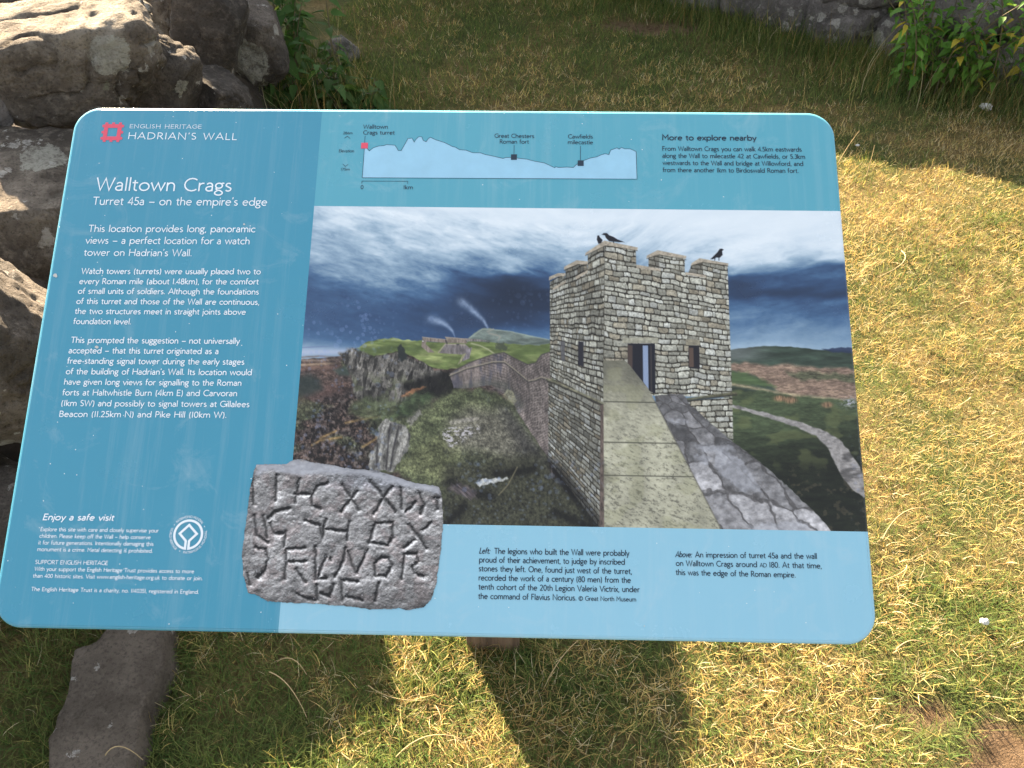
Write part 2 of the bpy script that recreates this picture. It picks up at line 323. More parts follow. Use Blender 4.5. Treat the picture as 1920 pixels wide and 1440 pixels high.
def quadmap(U, V, q):
    """photo quad (TL,TR,BR,BL) -> unit square"""
    A = []; bb = []
    for (u, v), (x, y) in zip(q, ((0, 0), (1, 0), (1, 1), (0, 1))):
        A.append([u, v, 1, 0, 0, 0, -x * u, -x * v]); bb.append(x)
        A.append([0, 0, 0, u, v, 1, -y * u, -y * v]); bb.append(y)
    h = np.linalg.solve(np.array(A, float), np.array(bb, float))
    w = h[6] * U + h[7] * V + 1
    return ((h[0] * U + h[1] * V + h[2]) / w).astype(np.float32), ((h[3] * U + h[4] * V + h[5]) / w).astype(np.float32)
def masonry(U, V, q, rows, cols, seed, lo, hi, mort=.1, wob=.3):
    """coursed rubble: returns a colour image for the quad (computed in its bounding box only)"""
    out = np.zeros(U.shape + (3,), np.float32); Q = np.array(q)
    sel = (U > Q[:, 0].min() - 8) & (U < Q[:, 0].max() + 8) & (V > Q[:, 1].min() - 30) & (V < Q[:, 1].max() + 30)
    if not sel.any(): return out
    U = U[sel]; V = V[sel]
    s, t = quadmap(U, V, q); sx = s * cols; ty = t * rows
    ty = ty + wob * (fbm(sx * .22, ty * .2, 2, seed) - .5) * 2 + .2 * (vn(sx * .9, ty * .8, seed + 9) - .5)
    r = np.floor(ty); fr = ty - r
    cut = .36 + .28 * hsh(r, r * 0 + 3, seed + 11)          # courses of uneven height
    r2 = r * 2 + (fr > cut); fr = np.where(fr > cut, (fr - cut) / (1 - cut), fr / cut); hh = np.where(r2 % 2 == 0, cut, 1 - cut) * 2; r = r2
    w = .8 + .55 * hsh(r, r * 0 + 7, seed)
    x = sx * w + hsh(r, r * 0, seed + 1) * 10 + .2 * (vn(sx * 2.1, ty * 2, seed + 4) - .5)
    k = np.floor(x)
    def jx(k): return k + .7 * (hsh(k, r, seed + 2) - .5)
    left = jx(k); k = np.where(x < left, k - 1, np.where(x >= jx(k + 1), k + 1, k)); left = jx(k); right = jx(k + 1)
    dx = np.minimum(x - left, right - x); fx = (x - left) / np.maximum(right - left, .05)
    dy = np.minimum(fr, 1 - fr) * hh * .5
    d = np.minimum(dx, dy); c = .16
    d = np.where((dx < c) & (dy < c), c - np.sqrt((c - dx) ** 2 + (c - dy) ** 2), d)
    d = d + .1 * (fbm(U / 3, V / 3, 2, seed + 6) - .5)
    stone = sst(mort * .2, mort * 1.2, d)[..., None]
    c = hsh(k, r, seed + 3)[..., None]; c2 = hsh(k, r, seed + 5)[..., None]
    col = lo + (hi - lo) * c
    col = col * .62 + .38 * np.where(c2 > .84, C3(196, 200, 200), np.where(c2 < .16, C3(124, 108, 84), col))
    tex = .62 + .76 * fbm(U / 3., V / 3., 4, seed + 8, .68)
    col = col * (tex * (.98 + .14 * (1 - fr) - .2 * sst(.7, 1., fr) - .06 * fx))[..., None]
    mo = C3(92, 88, 76) * (.5 + .8 * fbm(U / 4, V / 4, 3, seed + 7))[..., None]
    mo = mo * (1 - .72 * np.maximum(sst(.7, .95, fr), .6 * sst(.8, 1, fx)) * sst(.3, .6, vn(sx * .7, ty * .7, seed + 21) + .25))[..., None]
    out[sel] = mo * (1 - stone) + col * stone
    return out

def paint(U, V):
    U = U.astype(np.float32); V = V.astype(np.float32)
    # ---------- sky: coarse tonal chart + cloud noise
    gx = np.array([560, 640, 720, 800, 880, 960, 1040, 1150, 1300, 1380, 1460, 1540, 1640.])
    gy = np.array([388, 410, 430, 455, 480, 505, 520, 535, 550, 570, 600, 630, 660.])
    T = np.array([
        [.76, .82, .88, .91, .93, .92, .92, .92, .92, .92, .92, .91, .91],
        [.62, .76, .83, .87, .90, .92, .92, .92, .93, .93, .93, .92, .92],
        [.72, .68, .76, .74, .82, .86, .84, .86, .91, .92, .92, .92, .91],
        [.68, .66, .68, .70, .84, .72, .74, .76, .86, .88, .90, .90, .90],
        [.50, .62, .66, .58, .62, .56, .58, .66, .80, .82, .84, .80, .72],
        [.36, .52, .60, .52, .34, .50, .36, .54, .66, .58, .44, .30, .24],
        [.28, .42, .56, .48, .26, .22, .26, .44, .44, .24, .26, .34, .30],
        [.26, .32, .44, .40, .24, .18, .24, .40, .26, .20, .28, .26, .22],
        [.26, .27, .33, .32, .24, .16, .17, .30, .26, .20, .20, .20, .22],
        [.27, .29, .28, .25, .20, .15, .16, .20, .30, .32, .34, .32, .30],
        [.29, .27, .26, .24, .20, .17, .24, .30, .36, .40, .42, .40, .38],
        [.36, .32, .28, .26, .26, .34, .40, .40, .42, .48, .52, .50, .46],
        [.62, .50, .32, .30, .30, .36, .44, .44, .50, .66, .68, .60, .55]], np.float32)
    wx = U + 26 * (fbm(U / 70, V / 26, 4, 11) - .5); wy = V + 20 * (fbm(U / 60 + 9, V / 24, 4, 12) - .5) * np.clip((700 - V) / 120, .2, 1)
    ix = np.clip(np.searchsorted(gx, wx) - 1, 0, len(gx) - 2); iy = np.clip(np.searchsorted(gy, wy) - 1, 0, len(gy) - 2)
    fx = np.clip((wx - gx[ix]) / (gx[ix + 1] - gx[ix]), 0, 1); fy = np.clip((wy - gy[iy]) / (gy[iy + 1] - gy[iy]), 0, 1)
    fx = fx * fx * (3 - 2 * fx); fy = fy * fy * (3 - 2 * fy)
    tv = (T[iy, ix] * (1 - fx) + T[iy, ix + 1] * fx) * (1 - fy) + (T[iy + 1, ix] * (1 - fx) + T[iy + 1, ix + 1] * fx) * fy
    wl = 1 - sst(1040, 1300, U); slope = V - .24 * (U - 560) * wl + .16 * (U - 1380) * (1 - wl)
    det = fbm(U / 62 + 1.2 * fbm(U / 40, V / 20, 3, 23), slope / 17, 5, 21, .58) - .5
    puff = fbm(U / 26, slope / 10, 4, 31, .6) - .5
    amp = sst(.15, .5, tv) * (1 - sst(.84, .95, tv)); up = np.clip((640 - V) / 80, 0, 1)
    tv = tv + (det * .40 + puff * .22 * np.clip(wl, .2, 1)) * amp * up + .03 * det
    tv = tv - .05 * np.exp(-(((U - 950) / 110) ** 2 + ((V - 545) / 30) ** 2)) + .05 * (fbm(U / 9, V / 4, 4, 33, .6) - .5) * np.clip(amp * 2, 0, 1); tv = np.clip(tv, .1, .96)
    key = np.array([0.1, .17, .26, .36, .5, .66, .8, .95]); R = np.array([26, 36, 50, 70, 116, 158, 194, 220]) / 255.
    G = np.array([38, 52, 76, 103, 144, 181, 210, 230]) / 255.; B = np.array([58, 78, 112, 140, 170, 200, 223, 238]) / 255.
    img = np.stack([np.interp(tv, key, R), np.interp(tv, key, G), np.interp(tv, key, B)], -1).astype(np.float32)
    # rain shafts on the right, light band over the horizon on the left
    sh = sst(1368, 1400, U) * sst(560, 600, V) * (1 - sst(640, 665, V)) * (fbm((U + .5 * V) / 26, V / 200, 3, 41) - .4)
    img = img + sh[..., None] * .09
    band = np.exp(-((V - 660) / 7) ** 2) * (1 - sst(640, 700, U)); img = mixc(img, band * .75, C3(176, 184, 206))
    img = mixc(img, np.exp(-((V - 652 + (U - 560) * .05) / 1.3) ** 2) * .5 * (1 - sst(600, 640, U)), C3(96, 110, 150))
    # ---------- far hill with fort, both smokes
    hill = [(875, 636), (890, 624), (904, 616), (910, 614), (925, 617), (950, 620), (980, 626), (1010, 633), (1040, 640), (1060, 700), (880, 700)]
    m = polymask(U, V, hill, 1., 1.5, 8)
    img = mixc(img, m, C3(112, 124, 118) * (.6 + .75 * fbm(U / 18, V / 7, 5, 51, .6))[..., None])
    img = mixc(img, np.exp(-((dline(U, V, [(880, 634), (904, 617), (925, 618), (955, 621), (985, 628), (1030, 637)])) / 1.3) ** 2) * .55, C3(160, 172, 160))
    m = polymask(U, V, [(950, 638), (985, 645), (1040, 637), (1040, 643), (1000, 646), (955, 643)], 3); img = mixc(img, m * .6, C3(58, 68, 66))
    for pts, w0, w1 in (([(914, 614), (906, 600), (893, 588), (882, 578), (868, 568), (860, 562)], 2.0, 8), ([(853, 632), (848, 620), (838, 610), (826, 603), (815, 600), (800, 597)], 1.0, 8)):
        n = len(pts)
        for i in range(n - 1):
            for f in np.linspace(0, 1, 6)[:-1]:
                p = np.array(pts[i]) * (1 - f) + np.array(pts[i + 1]) * f; q = (i + f) / (n - 1); w = w0 + (w1 - w0) * q
                g = np.exp(-(((U - p[0]) ** 2 + (V - p[1]) ** 2) / w ** 2)) * (.5 - .4 * q) * (.5 + 1.1 * fbm(U / 5, V / 5, 3, 61 + i))
                img = mixc(img, np.clip(g, 0, 1), C3(168, 186, 214))
    # ---------- moor lower left, dark reds and browns with stones
    ground = [(540, 676), (600, 671), (640, 668), (665, 664), (760, 654), (1040, 654), (1200, 700), (1200, 1010), (530, 1010)]
    n1 = fbm(U / 34, V / 12, 5, 71, .6); n2 = fbm(U / 9, V / 6, 4, 72, .65); n3 = fbm(U / 60, V / 40, 3, 73)
    moor = C3(56, 52, 53) * (1 - n1[..., None]) + C3(104, 84, 74) * n1[..., None]
    moor = mixc(moor, sst(.52, .68, n3) * .7, C3(72, 82, 58)); moor = moor * ((.25 + 1.35 * n2) * (.55 + .9 * fbm(U / 2.4, V / 2.2, 2, 76)))[..., None]
    red = np.exp(-((V - 742 + (U - 560) * .16) / 16) ** 2) * (1 - sst(630, 670, U)) + .8 * np.exp(-((V - 688) / 9) ** 2) * (1 - sst(620, 660, U))
    moor = mixc(moor, np.clip(red * (.4 + .7 * n2), 0, 1) * .5, C3(116, 84, 78))
    img = mixc(img, polymask(U, V, ground, 1.2, 1.5, 12), moor)
    for y0, c, w in ((677, C3(150, 132, 118), 2.2), (684, C3(168, 146, 120), 2.4), (691, C3(120, 96, 84), 4), (671, C3(112, 104, 104), 2)):
        b = np.exp(-((V - y0 + (U - 560) * .05 - 3 * (fbm(U / 20, V * 0, 2, int(y0)) - .5)) / w) ** 2) * (1 - sst(600, 648, U)); img = mixc(img, b * .8, c * (.7 + .6 * n2)[..., None])
    img = mixc(img, polymask(U, V, [(556, 706), (580, 702), (598, 712), (605, 730), (580, 742), (556, 745)], 9) * .75, C3(38, 52, 50))
    img = mixc(img, polymask(U, V, [(625, 694), (650, 685), (660, 690), (655, 705), (635, 703)], 4) * .8, C3(58, 72, 66))
    # dark scree: lights and dark gaps
    scree = polymask(U, V, [(540, 790), (640, 740), (720, 730), (770, 770), (720, 800), (700, 900), (540, 900)], 30, 20, 30) * .8
    sp = fbm(U / 5, V / 7, 4, 75, .7); img = img * (1 - scree * .75 * sst(.42, .62, 1 - sp))[..., None]
    img = mixc(img, scree * sst(.62, .72, sp) * .55, C3(150, 142, 136))
    for pts in ([(648, 793), (670, 788), (712, 781)], [(600, 822), (630, 808)], [(680, 838), (700, 826), (722, 812)], [(585, 835), (600, 826), (640, 820)]):
        img = mixc(img, np.exp(-(dline(U, V, pts) / 2.4) ** 2) * .75, C3(156, 128, 84) * (.5 + n2)[..., None])
    # ---------- cliffs under the green hill
    cliff = [(636, 668), (650, 654), (668, 652), (700, 664), (742, 662), (770, 668), (810, 690), (845, 700), (850, 742), (800, 735), (740, 760), (700, 770), (660, 735), (655, 690)]
    vert = .6 * fbm((U + .25 * V) / 3.2, V / 15, 5, 81, .65) + .4 * fbm(U / 4, V / 5, 4, 84, .65); blo = fbm(U / 16, V / 14, 4, 82)
    crk = sst(.44, .5, fbm((U + .2 * V) / 6, V / 18, 4, 85)) * .45 + .55; cc = C3(128, 124, 118) * (crk * (.05 + 1.6 * vert))[..., None] * (.62 + .7 * blo)[..., None]
    cc = mixc(cc, sst(.5, .64, blo) * sst(690, 720, V) * .6, C3(92, 96, 74) * (.5 + n2)[..., None])
    img = mixc(img, polymask(U, V, cliff, 3., 7, 12), cc)
    img = img * (1 - .72 * polymask(U, V, [(755, 720), (800, 706), (850, 690), (862, 735), (838, 742), (800, 745), (760, 735)], 8))[..., None]
    img = mixc(img, polymask(U, V, [(752, 742), (770, 730), (800, 724), (785, 734), (765, 744)], 3, 3) * .8, C3(150, 104, 74) * (.4 + 1.2 * n2)[..., None])
    m = polymask(U, V, [(660, 755), (690, 745), (740, 752), (770, 770), (735, 790), (690, 790), (655, 775)], 8, 6); img = mixc(img, m * .7, C3(84, 94, 66) * (.35 + 1.25 * n2)[..., None])
    m = polymask(U, V, [(760, 745), (800, 734), (815, 742), (790, 765), (758, 785), (735, 780)], 8, 5); img = mixc(img, m * .8, C3(62, 78, 52) * (.35 + 1.2 * n2)[..., None])
    # ---------- green hill tops
    gl = .55 + .85 * fbm(U / 22, V / 7, 5, 91, .55)
    green = C3(98, 112, 66) * gl[..., None]; green = mixc(green, sst(.5, .72, fbm(U / 40, V / 12, 3, 92)), C3(138, 148, 96) * gl[..., None])
    h1 = [(668, 652), (690, 640), (715, 636), (735, 634), (760, 637), (790, 638), (830, 642), (880, 640), (950, 644), (1000, 648), (1040, 642), (1060, 690), (1000, 690), (930, 680), (870, 690), (842, 692), (812, 690), (790, 676), (765, 664), (745, 658), (720, 664), (700, 668), (680, 658)]
    img = mixc(img, polymask(U, V, h1, 1., 2.2, 9), green)
    m = polymask(U, V, [(672, 657), (700, 648), (748, 648), (772, 655), (755, 660), (735, 660), (700, 668)], 5) + polymask(U, V, [(760, 655), (795, 645), (802, 662), (775, 662)], 5)
    img = mixc(img, np.clip(m, 0, 1) * .55, C3(70, 84, 50))
    m = polymask(U, V, [(950, 662), (990, 648), (1035, 650), (1035, 668), (990, 675)], 6); img = mixc(img, m * .5, C3(84, 100, 58))
    m = polymask(U, V, [(745, 652), (754, 646), (760, 660), (764, 672), (752, 678), (746, 668)], 2, 3); img = mixc(img, m * .92, C3(36, 42, 42))
    m = polymask(U, V, [(928, 646), (944, 640), (952, 652), (948, 657), (930, 655)], 2, 3) + polymask(U, V, [(908, 640), (920, 638), (918, 644)], 2, 2); img = mixc(img, np.clip(m, 0, 1) * .8, C3(62, 68, 58))
    img = mixc(img, np.exp(-(dline(U, V, [(884, 644), (900, 648), (915, 655), (928, 664)]) / 1.5) ** 2) * .75, C3(172, 172, 142))
    for pts in ([(914, 622), (925, 617)], [(917, 625), (930, 628), (938, 631), (934, 638)]): img = mixc(img, np.exp(-(dline(U, V, pts) / 1.5) ** 2) * .8, C3(150, 148, 138))
    # far walls and milecastle
    def wallstrip(img, pts, col, sd):
        m = polymask(U, V, pts, .8); tx = .6 + .8 * fbm(U / 2.5, V / 9, 4, sd, .6); return mixc(img, m, col * tx[..., None])
    img = wallstrip(img, [(792, 632), (838, 637), (838, 643), (800, 640), (798, 645), (815, 661), (803, 661), (790, 650)], C3(122, 112, 104), 101)
    img = wallstrip(img, [(835, 632), (875, 635), (876, 644), (838, 643)], C3(126, 116, 106), 102)
    img = wallstrip(img, [(835, 645), (872, 645), (880, 652), (872, 665), (824, 662)], C3(118, 112, 112), 103)
    img = wallstrip(img, [(872, 634), (905, 637), (918, 640), (875, 640)], C3(116, 112, 110), 104)
    img = wallstrip(img, [(875, 655), (885, 651), (880, 672), (866, 678)], C3(126, 120, 124), 105)
    img = wallstrip(img, [(868, 664), (874, 662), (864, 680), (858, 684)], C3(136, 134, 106), 106)
    for pts, c, w in (([(822, 661), (835, 645), (872, 647)], C3(166, 156, 140), 1.2), ([(792, 632), (838, 637)], C3(160, 148, 136), .9), ([(835, 632), (875, 636)], C3(160, 148, 136), .9), ([(836, 638), (838, 644)], C3(44, 44, 52), 1.5), ([(857, 646), (860, 646)], C3(44, 44, 52), 1.6)):
        img = mixc(img, np.exp(-(dline(U, V, pts) / w) ** 2) * .8, c)
    # ---------- mound in front of the wall
    mound = [(790, 770), (815, 752), (845, 736), (880, 728), (930, 735), (960, 760), (990, 800), (1020, 850), (1040, 900), (1100, 960), (1140, 1000), (820, 1000), (760, 890), (690, 885), (715, 860), (760, 790)]
    mn = fbm(U / 26, V / 14, 5, 111, .6); fine = fbm(U / 3.6, V / 4.2, 3, 112, .7)
    mc = C3(68, 76, 54) * (1 - mn[..., None]) + C3(98, 102, 74) * mn[..., None]
    mc = mixc(mc, polymask(U, V, [(840, 790), (880, 765), (940, 770), (980, 810), (1010, 850), (960, 870), (900, 850), (840, 840)], 22) * .85, C3(112, 108, 98))
    mc = mixc(mc, polymask(U, V, [(930, 760), (955, 762), (1030, 860), (1040, 900), (980, 850), (950, 800)], 14) * .7, C3(60, 58, 58))
    mc = mixc(mc, polymask(U, V, [(800, 830), (850, 800), (860, 860), (830, 900), (760, 885), (740, 870)], 16) * .5, C3(116, 118, 84))
    mc = mc * ((.5 + .95 * fine) * (.72 + .56 * fbm(U / 1.8, V / 2., 2, 117)))[..., None] * (.45 + 1.05 * mn)[..., None]
    img = mixc(img, polymask(U, V, mound, 6, 8, 14), mc)
    m = polymask(U, V, [(835, 880), (870, 862), (1010, 850), (1060, 905), (1140, 985), (1140, 1000), (826, 1000), (826, 900)], 16, 8, 16); img = mixc(img, m * .86, C3(52, 52, 42) * (.25 + 1.55 * fine)[..., None])
    for pts in ([(845, 905), (880, 925), (920, 930)], [(930, 890), (1000, 880)], [(835, 985), (870, 950)], [(1040, 960), (1110, 990)], [(1040, 880), (1080, 930)]):
        img = img * (1 - .6 * np.exp(-(dline(U, V, pts) / 9) ** 2))[..., None]
    m = polymask(U, V, [(820, 812), (850, 800), (900, 800), (890, 815), (860, 830), (845, 838), (835, 825)], 5, 6); img = mixc(img, m * sst(.45, .62, fbm(U / 7, V / 3.5, 4, 115, .7)), C3(184, 180, 182))
    m = polymask(U, V, [(842, 790), (880, 782), (900, 786), (870, 792), (845, 796)], 3, 4); img = mixc(img, m * .6, C3(170, 164, 156) * (.5 + fine)[..., None])
    m = polymask(U, V, [(893, 905), (905, 897), (918, 899), (950, 894), (952, 898), (930, 905), (897, 912)], 1.5, 3); img = mixc(img, m * .9, C3(206, 208, 206) * (.6 + .6 * fine)[..., None])
    m = polymask(U, V, [(840, 915), (855, 905), (890, 915), (895, 935), (875, 935)], 4, 5); img = mixc(img, m * .6, C3(116, 104, 110) * (.3 + 1.4 * fbm((U - V) / 3, V / 12, 3, 116))[..., None])
    img = mixc(img, np.exp(-(dline(U, V, [(935, 928), (952, 910), (970, 876)]) / 1.2) ** 2) * .6, C3(150, 140, 110))
    # pillar rock in the mid ground
    rock = [(692, 880), (694, 850), (706, 830), (712, 796), (722, 785), (740, 790), (762, 798), (770, 820), (764, 845), (745, 870), (735, 885)]
    pr = fbm((U + .3 * V) / 6, V / 26, 5, 121, .65); m = polymask(U, V, rock, 1.5, 4, 9)
    img = mixc(img, m, C3(150, 148, 142) * ((.1 + 1.5 * pr) * (.6 + .75 * fine))[..., None])
    for pts in ([(732, 795), (728, 830), (724, 880)], [(748, 800), (738, 840), (732, 880)], [(708, 832), (706, 875)], [(765, 800), (770, 830)]): img = mixc(img, m * np.exp(-(dline(U, V, pts) / 1.8) ** 2) * .8, C3(48, 46, 48))
    img = mixc(img, polymask(U, V, [(760, 790), (785, 768), (790, 775), (770, 800)], 3, 4) * .8, C3(150, 146, 140) * (.4 + fine)[..., None])
    # ---------- the long wall
    wtop = [(843, 700), (880, 680), (925, 664), (945, 661), (965, 672), (990, 684), (1005, 680), (1015, 665), (1032, 660)]
    wall = wtop + [(1036, 900), (1030, 860), (1015, 840), (995, 810), (975, 780), (960, 752), (945, 738), (920, 722), (880, 728), (850, 728)]
    m = polymask(U, V, wall, 1., 1.2, 6)
    st = .55 * fbm(U / 3., V / 11, 4, 131, .6) + .45 * fbm(U / 4.5, V / 3.2, 4, 134, .6); gr = np.abs(((V + .62 * (U - 950) * (U > 950) - .28 * (U - 850) * (U < 950)) / 5.2) % 1 - .5) * 2; gk = np.abs((U / 5.5 + hsh(np.floor((V + .62 * (U - 950)) / 5.2), U * 0, 3)) % 1 - .5) * 2
    wc = C3(126, 116, 112) * (.42 + 1.05 * st)[..., None] * (1 - .22 * (gr > .72) * (U > 900) - .16 * (gk > .76) * (U > 930))[..., None] * (.65 + .65 * fbm(U / 16, V / 30, 3, 132))[..., None]
    wc = mixc(wc, sst(.5, .75, fbm(U / 9, V / 40, 3, 133)) * (1 - sst(930, 1000, U)) * .6, C3(66, 68, 84))
    wc = mixc(wc, np.exp(-(dline(U, V, [(865, 730), (905, 718), (945, 722), (975, 760)]) / 9) ** 2) * .5, C3(72, 76, 70))
    img = mixc(img, m, wc)
    img = mixc(img, np.exp(-(dline(U, V, wtop) / 1.3) ** 2) * .8, C3(66, 62, 62))
    led = [(843, 704), (875, 690), (925, 678), (946, 678), (965, 693), (990, 714), (1002, 712), (1015, 707), (1034, 712)]
    img = mixc(img, np.exp(-(dline(U, V + 0, led) / 1.3) ** 2) * .85, C3(150, 142, 124)); img = mixc(img, np.exp(-(dline(U, V - 2.5, led) / 1.4) ** 2) * .7, C3(56, 54, 54))
    img = mixc(img, np.exp(-(dline(U, V, [(989, 684), (989, 712), (992, 740)]) / 1.2) ** 2) * .6, C3(60, 56, 54))
    b = polymask(U, V, [(993, 722), (1020, 716), (1022, 830), (998, 800)], 3); grid = np.maximum(np.exp(-((((V + .15 * U) % 9) - 4.5) / .8) ** 2), np.exp(-((((U + 5 * (np.floor((V + .15 * U) / 9) % 2)) % 10) - 5) / .7) ** 2)); img = mixc(img, b * grid * .35, C3(190, 180, 170))
    img = mixc(img, polymask(U, V, [(944, 742), (952, 728), (962, 734), (968, 750), (960, 757), (950, 750)], 2, 3) * .7, C3(140, 138, 112) * (.5 + fine)[..., None])
    # ---------- fields on the right
    fld = [(1360, 660), (1372, 655), (1430, 648), (1480, 650), (1530, 655), (1660, 662), (1660, 1010), (1360, 1010)]
    fn = fbm(U / 40, V / 8, 5, 141, .6); ff = fbm(U / 8, V / 2.6, 4, 142, .65)
    m = polymask(U, V, fld, 1.2, 1.5, 14)
    fc = C3(56, 70, 60) * (.55 + .9 * fn)[..., None]
    fc = mixc(fc, .8 * (1 - sst(1380, 1470, U)) * (1 - sst(668, 684, V)) * .75, C3(128, 132, 134) * (.7 + .5 * fn)[..., None])
    img = mixc(img, m, fc)
    img = mixc(img, polymask(U, V, [(1540, 655), (1580, 651), (1660, 654), (1660, 664), (1560, 660)], 1.5, 1.5) * .9, C3(40, 52, 80))
    brown = polymask(U, V, [(1360, 679), (1450, 682), (1660, 694), (1660, 760), (1560, 748), (1480, 744), (1440, 722), (1410, 702), (1360, 694)], 4, 7, 20)
    img = mixc(img, brown, (C3(120, 100, 90) * (1 - fn[..., None]) + C3(158, 136, 116) * fn[..., None]) * (.5 + .95 * ff)[..., None])
    gmid = polymask(U, V, [(1470, 697), (1600, 700), (1660, 712), (1660, 722), (1560, 712), (1500, 712)], 4, 5, 16); img = mixc(img, gmid * .7, C3(66, 78, 56) * (.4 + 1.1 * ff)[..., None])
    g2 = polymask(U, V, [(1360, 697), (1400, 698), (1430, 712), (1455, 726), (1400, 722), (1360, 720)], 4, 3); img = mixc(img, g2, C3(76, 94, 62) * (.6 + .8 * fn)[..., None])
    img = mixc(img, np.exp(-(dline(U, V, [(1360, 719), (1400, 725), (1450, 735), (1520, 745), (1600, 752)]) / 3.2) ** 2) * .85, C3(160, 148, 120) * (.55 + .9 * ff)[..., None])
    low = [(1360, 730), (1430, 733), (1480, 742), (1560, 748), (1610, 750), (1660, 752), (1660, 1010), (1360, 1010)]
    lc = C3(70, 82, 58) * (.35 + .75 * fn + .5 * ff)[..., None]; lc = lc * (1 - .62 * sst(780, 900, V + .2 * (U - 1450)))[..., None]
    lc = mixc(lc, sst(.62, .75, fbm(U / 12, V / 9, 3, 145)) * sst(860, 900, V) * .35, C3(110, 96, 78))
    lc = mixc(lc, sst(.5, .7, fbm(U / 28, V / 16, 3, 146)) * (1 - sst(850, 900, V)) * .4, C3(116, 122, 78))
    img = mixc(img, polymask(U, V, low, 3, 4, 14), lc)
    for (cx, cy, rx, ry) in ((1462, 747, 12, 6), (1482, 750, 13, 7), (1551, 759, 11, 6)):
        d = ((U - cx) / rx) ** 2 + ((V - cy) / ry) ** 2; img = mixc(img, np.exp(-d ** 2) * .85, C3(134, 104, 82) * (.4 + 1.2 * fbm(U / 1.6, V / 8, 2, 147))[..., None])
    img = mixc(img, np.exp(-(((U - 1592) / 14) ** 2 + ((V - 754) / 9) ** 2)) * sst(.45, .6, fbm((U + V) / 4, V / 2, 3, 148)), C3(176, 176, 186))
    path = [(1372, 758), (1400, 765), (1440, 775), (1490, 788), (1540, 805), (1572, 822), (1592, 845), (1612, 875), (1625, 900), (1632, 940), (1600, 920), (1580, 895), (1565, 868), (1552, 840), (1530, 818), (1490, 800), (1440, 784), (1400, 772), (1372, 764)]
    img = mixc(img, polymask(U, V, path, 1.6, 1.6, 9), C3(164, 160, 158) * (.66 + .5 * fbm(U / 6, V / 4, 4, 151, .6))[..., None] * (1 - .35 * sst(.55, .8, fbm(U / 30, V / 10, 3, 152)))[..., None])
    # ---------- the watch tower
    lo = C3(126, 125, 115); hi = C3(188, 188, 176)
    lq = [(1031, 520), (1133, 470), (1131, 760), (1031, 706)]   # left face to string course
    LM = masonry(U, V, lq, 12, 13, 201, lo * .9, hi * .97, .10, .1)
    fq = [(1134, 462), (1365, 506), (1373, 745), (1131, 735)]
    FM = masonry(U, V, fq, 12.5, 13, 202, lo, hi * 1.0, .075, .12)
    left = [(1031, 527), (1036, 536), (1060, 520), (1061, 503), (1080, 497), (1080, 515), (1102, 503), (1102, 478), (1134, 458), (1134, 762), (1031, 707)]
    img = mixc(img, polymask(U, V, left, .9), LM * .93)
    mer = [(1060, 500), (1083, 492), (1101, 496), (1102, 506), (1080, 520), (1061, 528)]
    img = mixc(img, polymask(U, V, mer, .9), LM * .74); img = mixc(img, polymask(U, V, [(1032, 528), (1050, 517), (1060, 516), (1058, 524), (1037, 540)], .9), LM * .74)
    front = [(1134, 456), (1192, 466), (1193, 497), (1216, 502), (1216, 481), (1236, 474), (1284, 482), (1284, 512), (1290, 513), (1297, 496), (1316, 488), (1364, 494), (1373, 745), (1131, 740)]
    img = mixc(img, polymask(U, V, front, .9), FM)
    for pts in ([(1216, 482), (1236, 478), (1236, 505), (1216, 503)], [(1290, 512), (1298, 496), (1318, 489), (1318, 516)]): img = mixc(img, polymask(U, V, pts, 1) * .5, C3(58, 54, 46))
    # right return below the string course, left part of wall foot
    RM = masonry(U, V, [(1250, 745), (1373, 738), (1374, 826), (1250, 826)], 4, 7, 203, lo, hi, .075, .1)
    img = mixc(img, polymask(U, V, [(1285, 752), (1373, 745), (1375, 827), (1340, 803), (1300, 775)], .9), RM)
    dk = np.exp(-(dline(U, V, [(1134, 462), (1132, 735)]) / 1.1) ** 2) * .35; img = mixc(img, dk, C3(60, 56, 48))
    # cap stones
    cap = C3(168, 158, 142)
    for pts in ([(1029, 526), (1030, 519), (1046, 512), (1060, 512), (1060, 517), (1048, 518)], [(1057, 506), (1058, 500), (1081, 488), (1102, 490), (1102, 496), (1084, 495)],
                [(1097, 479), (1098, 474), (1133, 451), (1196, 464), (1195, 469), (1135, 460)], [(1212, 484), (1213, 479), (1233, 469), (1287, 480), (1286, 485), (1236, 477)],
                [(1295, 498), (1297, 493), (1312, 484), (1366, 494), (1365, 498), (1318, 491)], [(1193, 496), (1239, 504), (1239, 509), (1193, 502)], [(1285, 510), (1324, 516), (1324, 521), (1285, 515)],
                [(1036, 540), (1061, 526), (1061, 530), (1038, 544)], [(1079, 519), (1102, 506), (1102, 511), (1080, 524)]):
        img = mixc(img, polymask(U, V, pts, .8), cap * (.75 + .5 * fbm(U / 4, V / 3, 3, 211))[..., None])
    for pts in ([(1098, 479), (1135, 461), (1195, 470)], [(1213, 485), (1236, 478), (1286, 487)], [(1296, 499), (1318, 492), (1365, 499)], [(1058, 507), (1083, 496), (1102, 497)]): img = mixc(img, np.exp(-(dline(U, V, pts) / 1.) ** 2) * .6, C3(58, 54, 46))
    # openings
    img = mixc(img, polymask(U, V, [(1167, 633), (1234, 633), (1234, 644), (1167, 643)], .9), C3(158, 156, 140) * (.72 + .5 * fbm(U / 4, V / 4, 4, 213))[..., None])
    img = mixc(img, polymask(U, V, [(1286, 636), (1312, 637), (1312, 647), (1286, 647)], .9), C3(146, 140, 122) * (.72 + .5 * fbm(U / 4, V / 4, 4, 214))[..., None])
    img = mixc(img, polymask(U, V, [(1177, 644), (1228, 644), (1229, 738), (1215, 732), (1177, 690)], .8), C3(24, 26, 36))
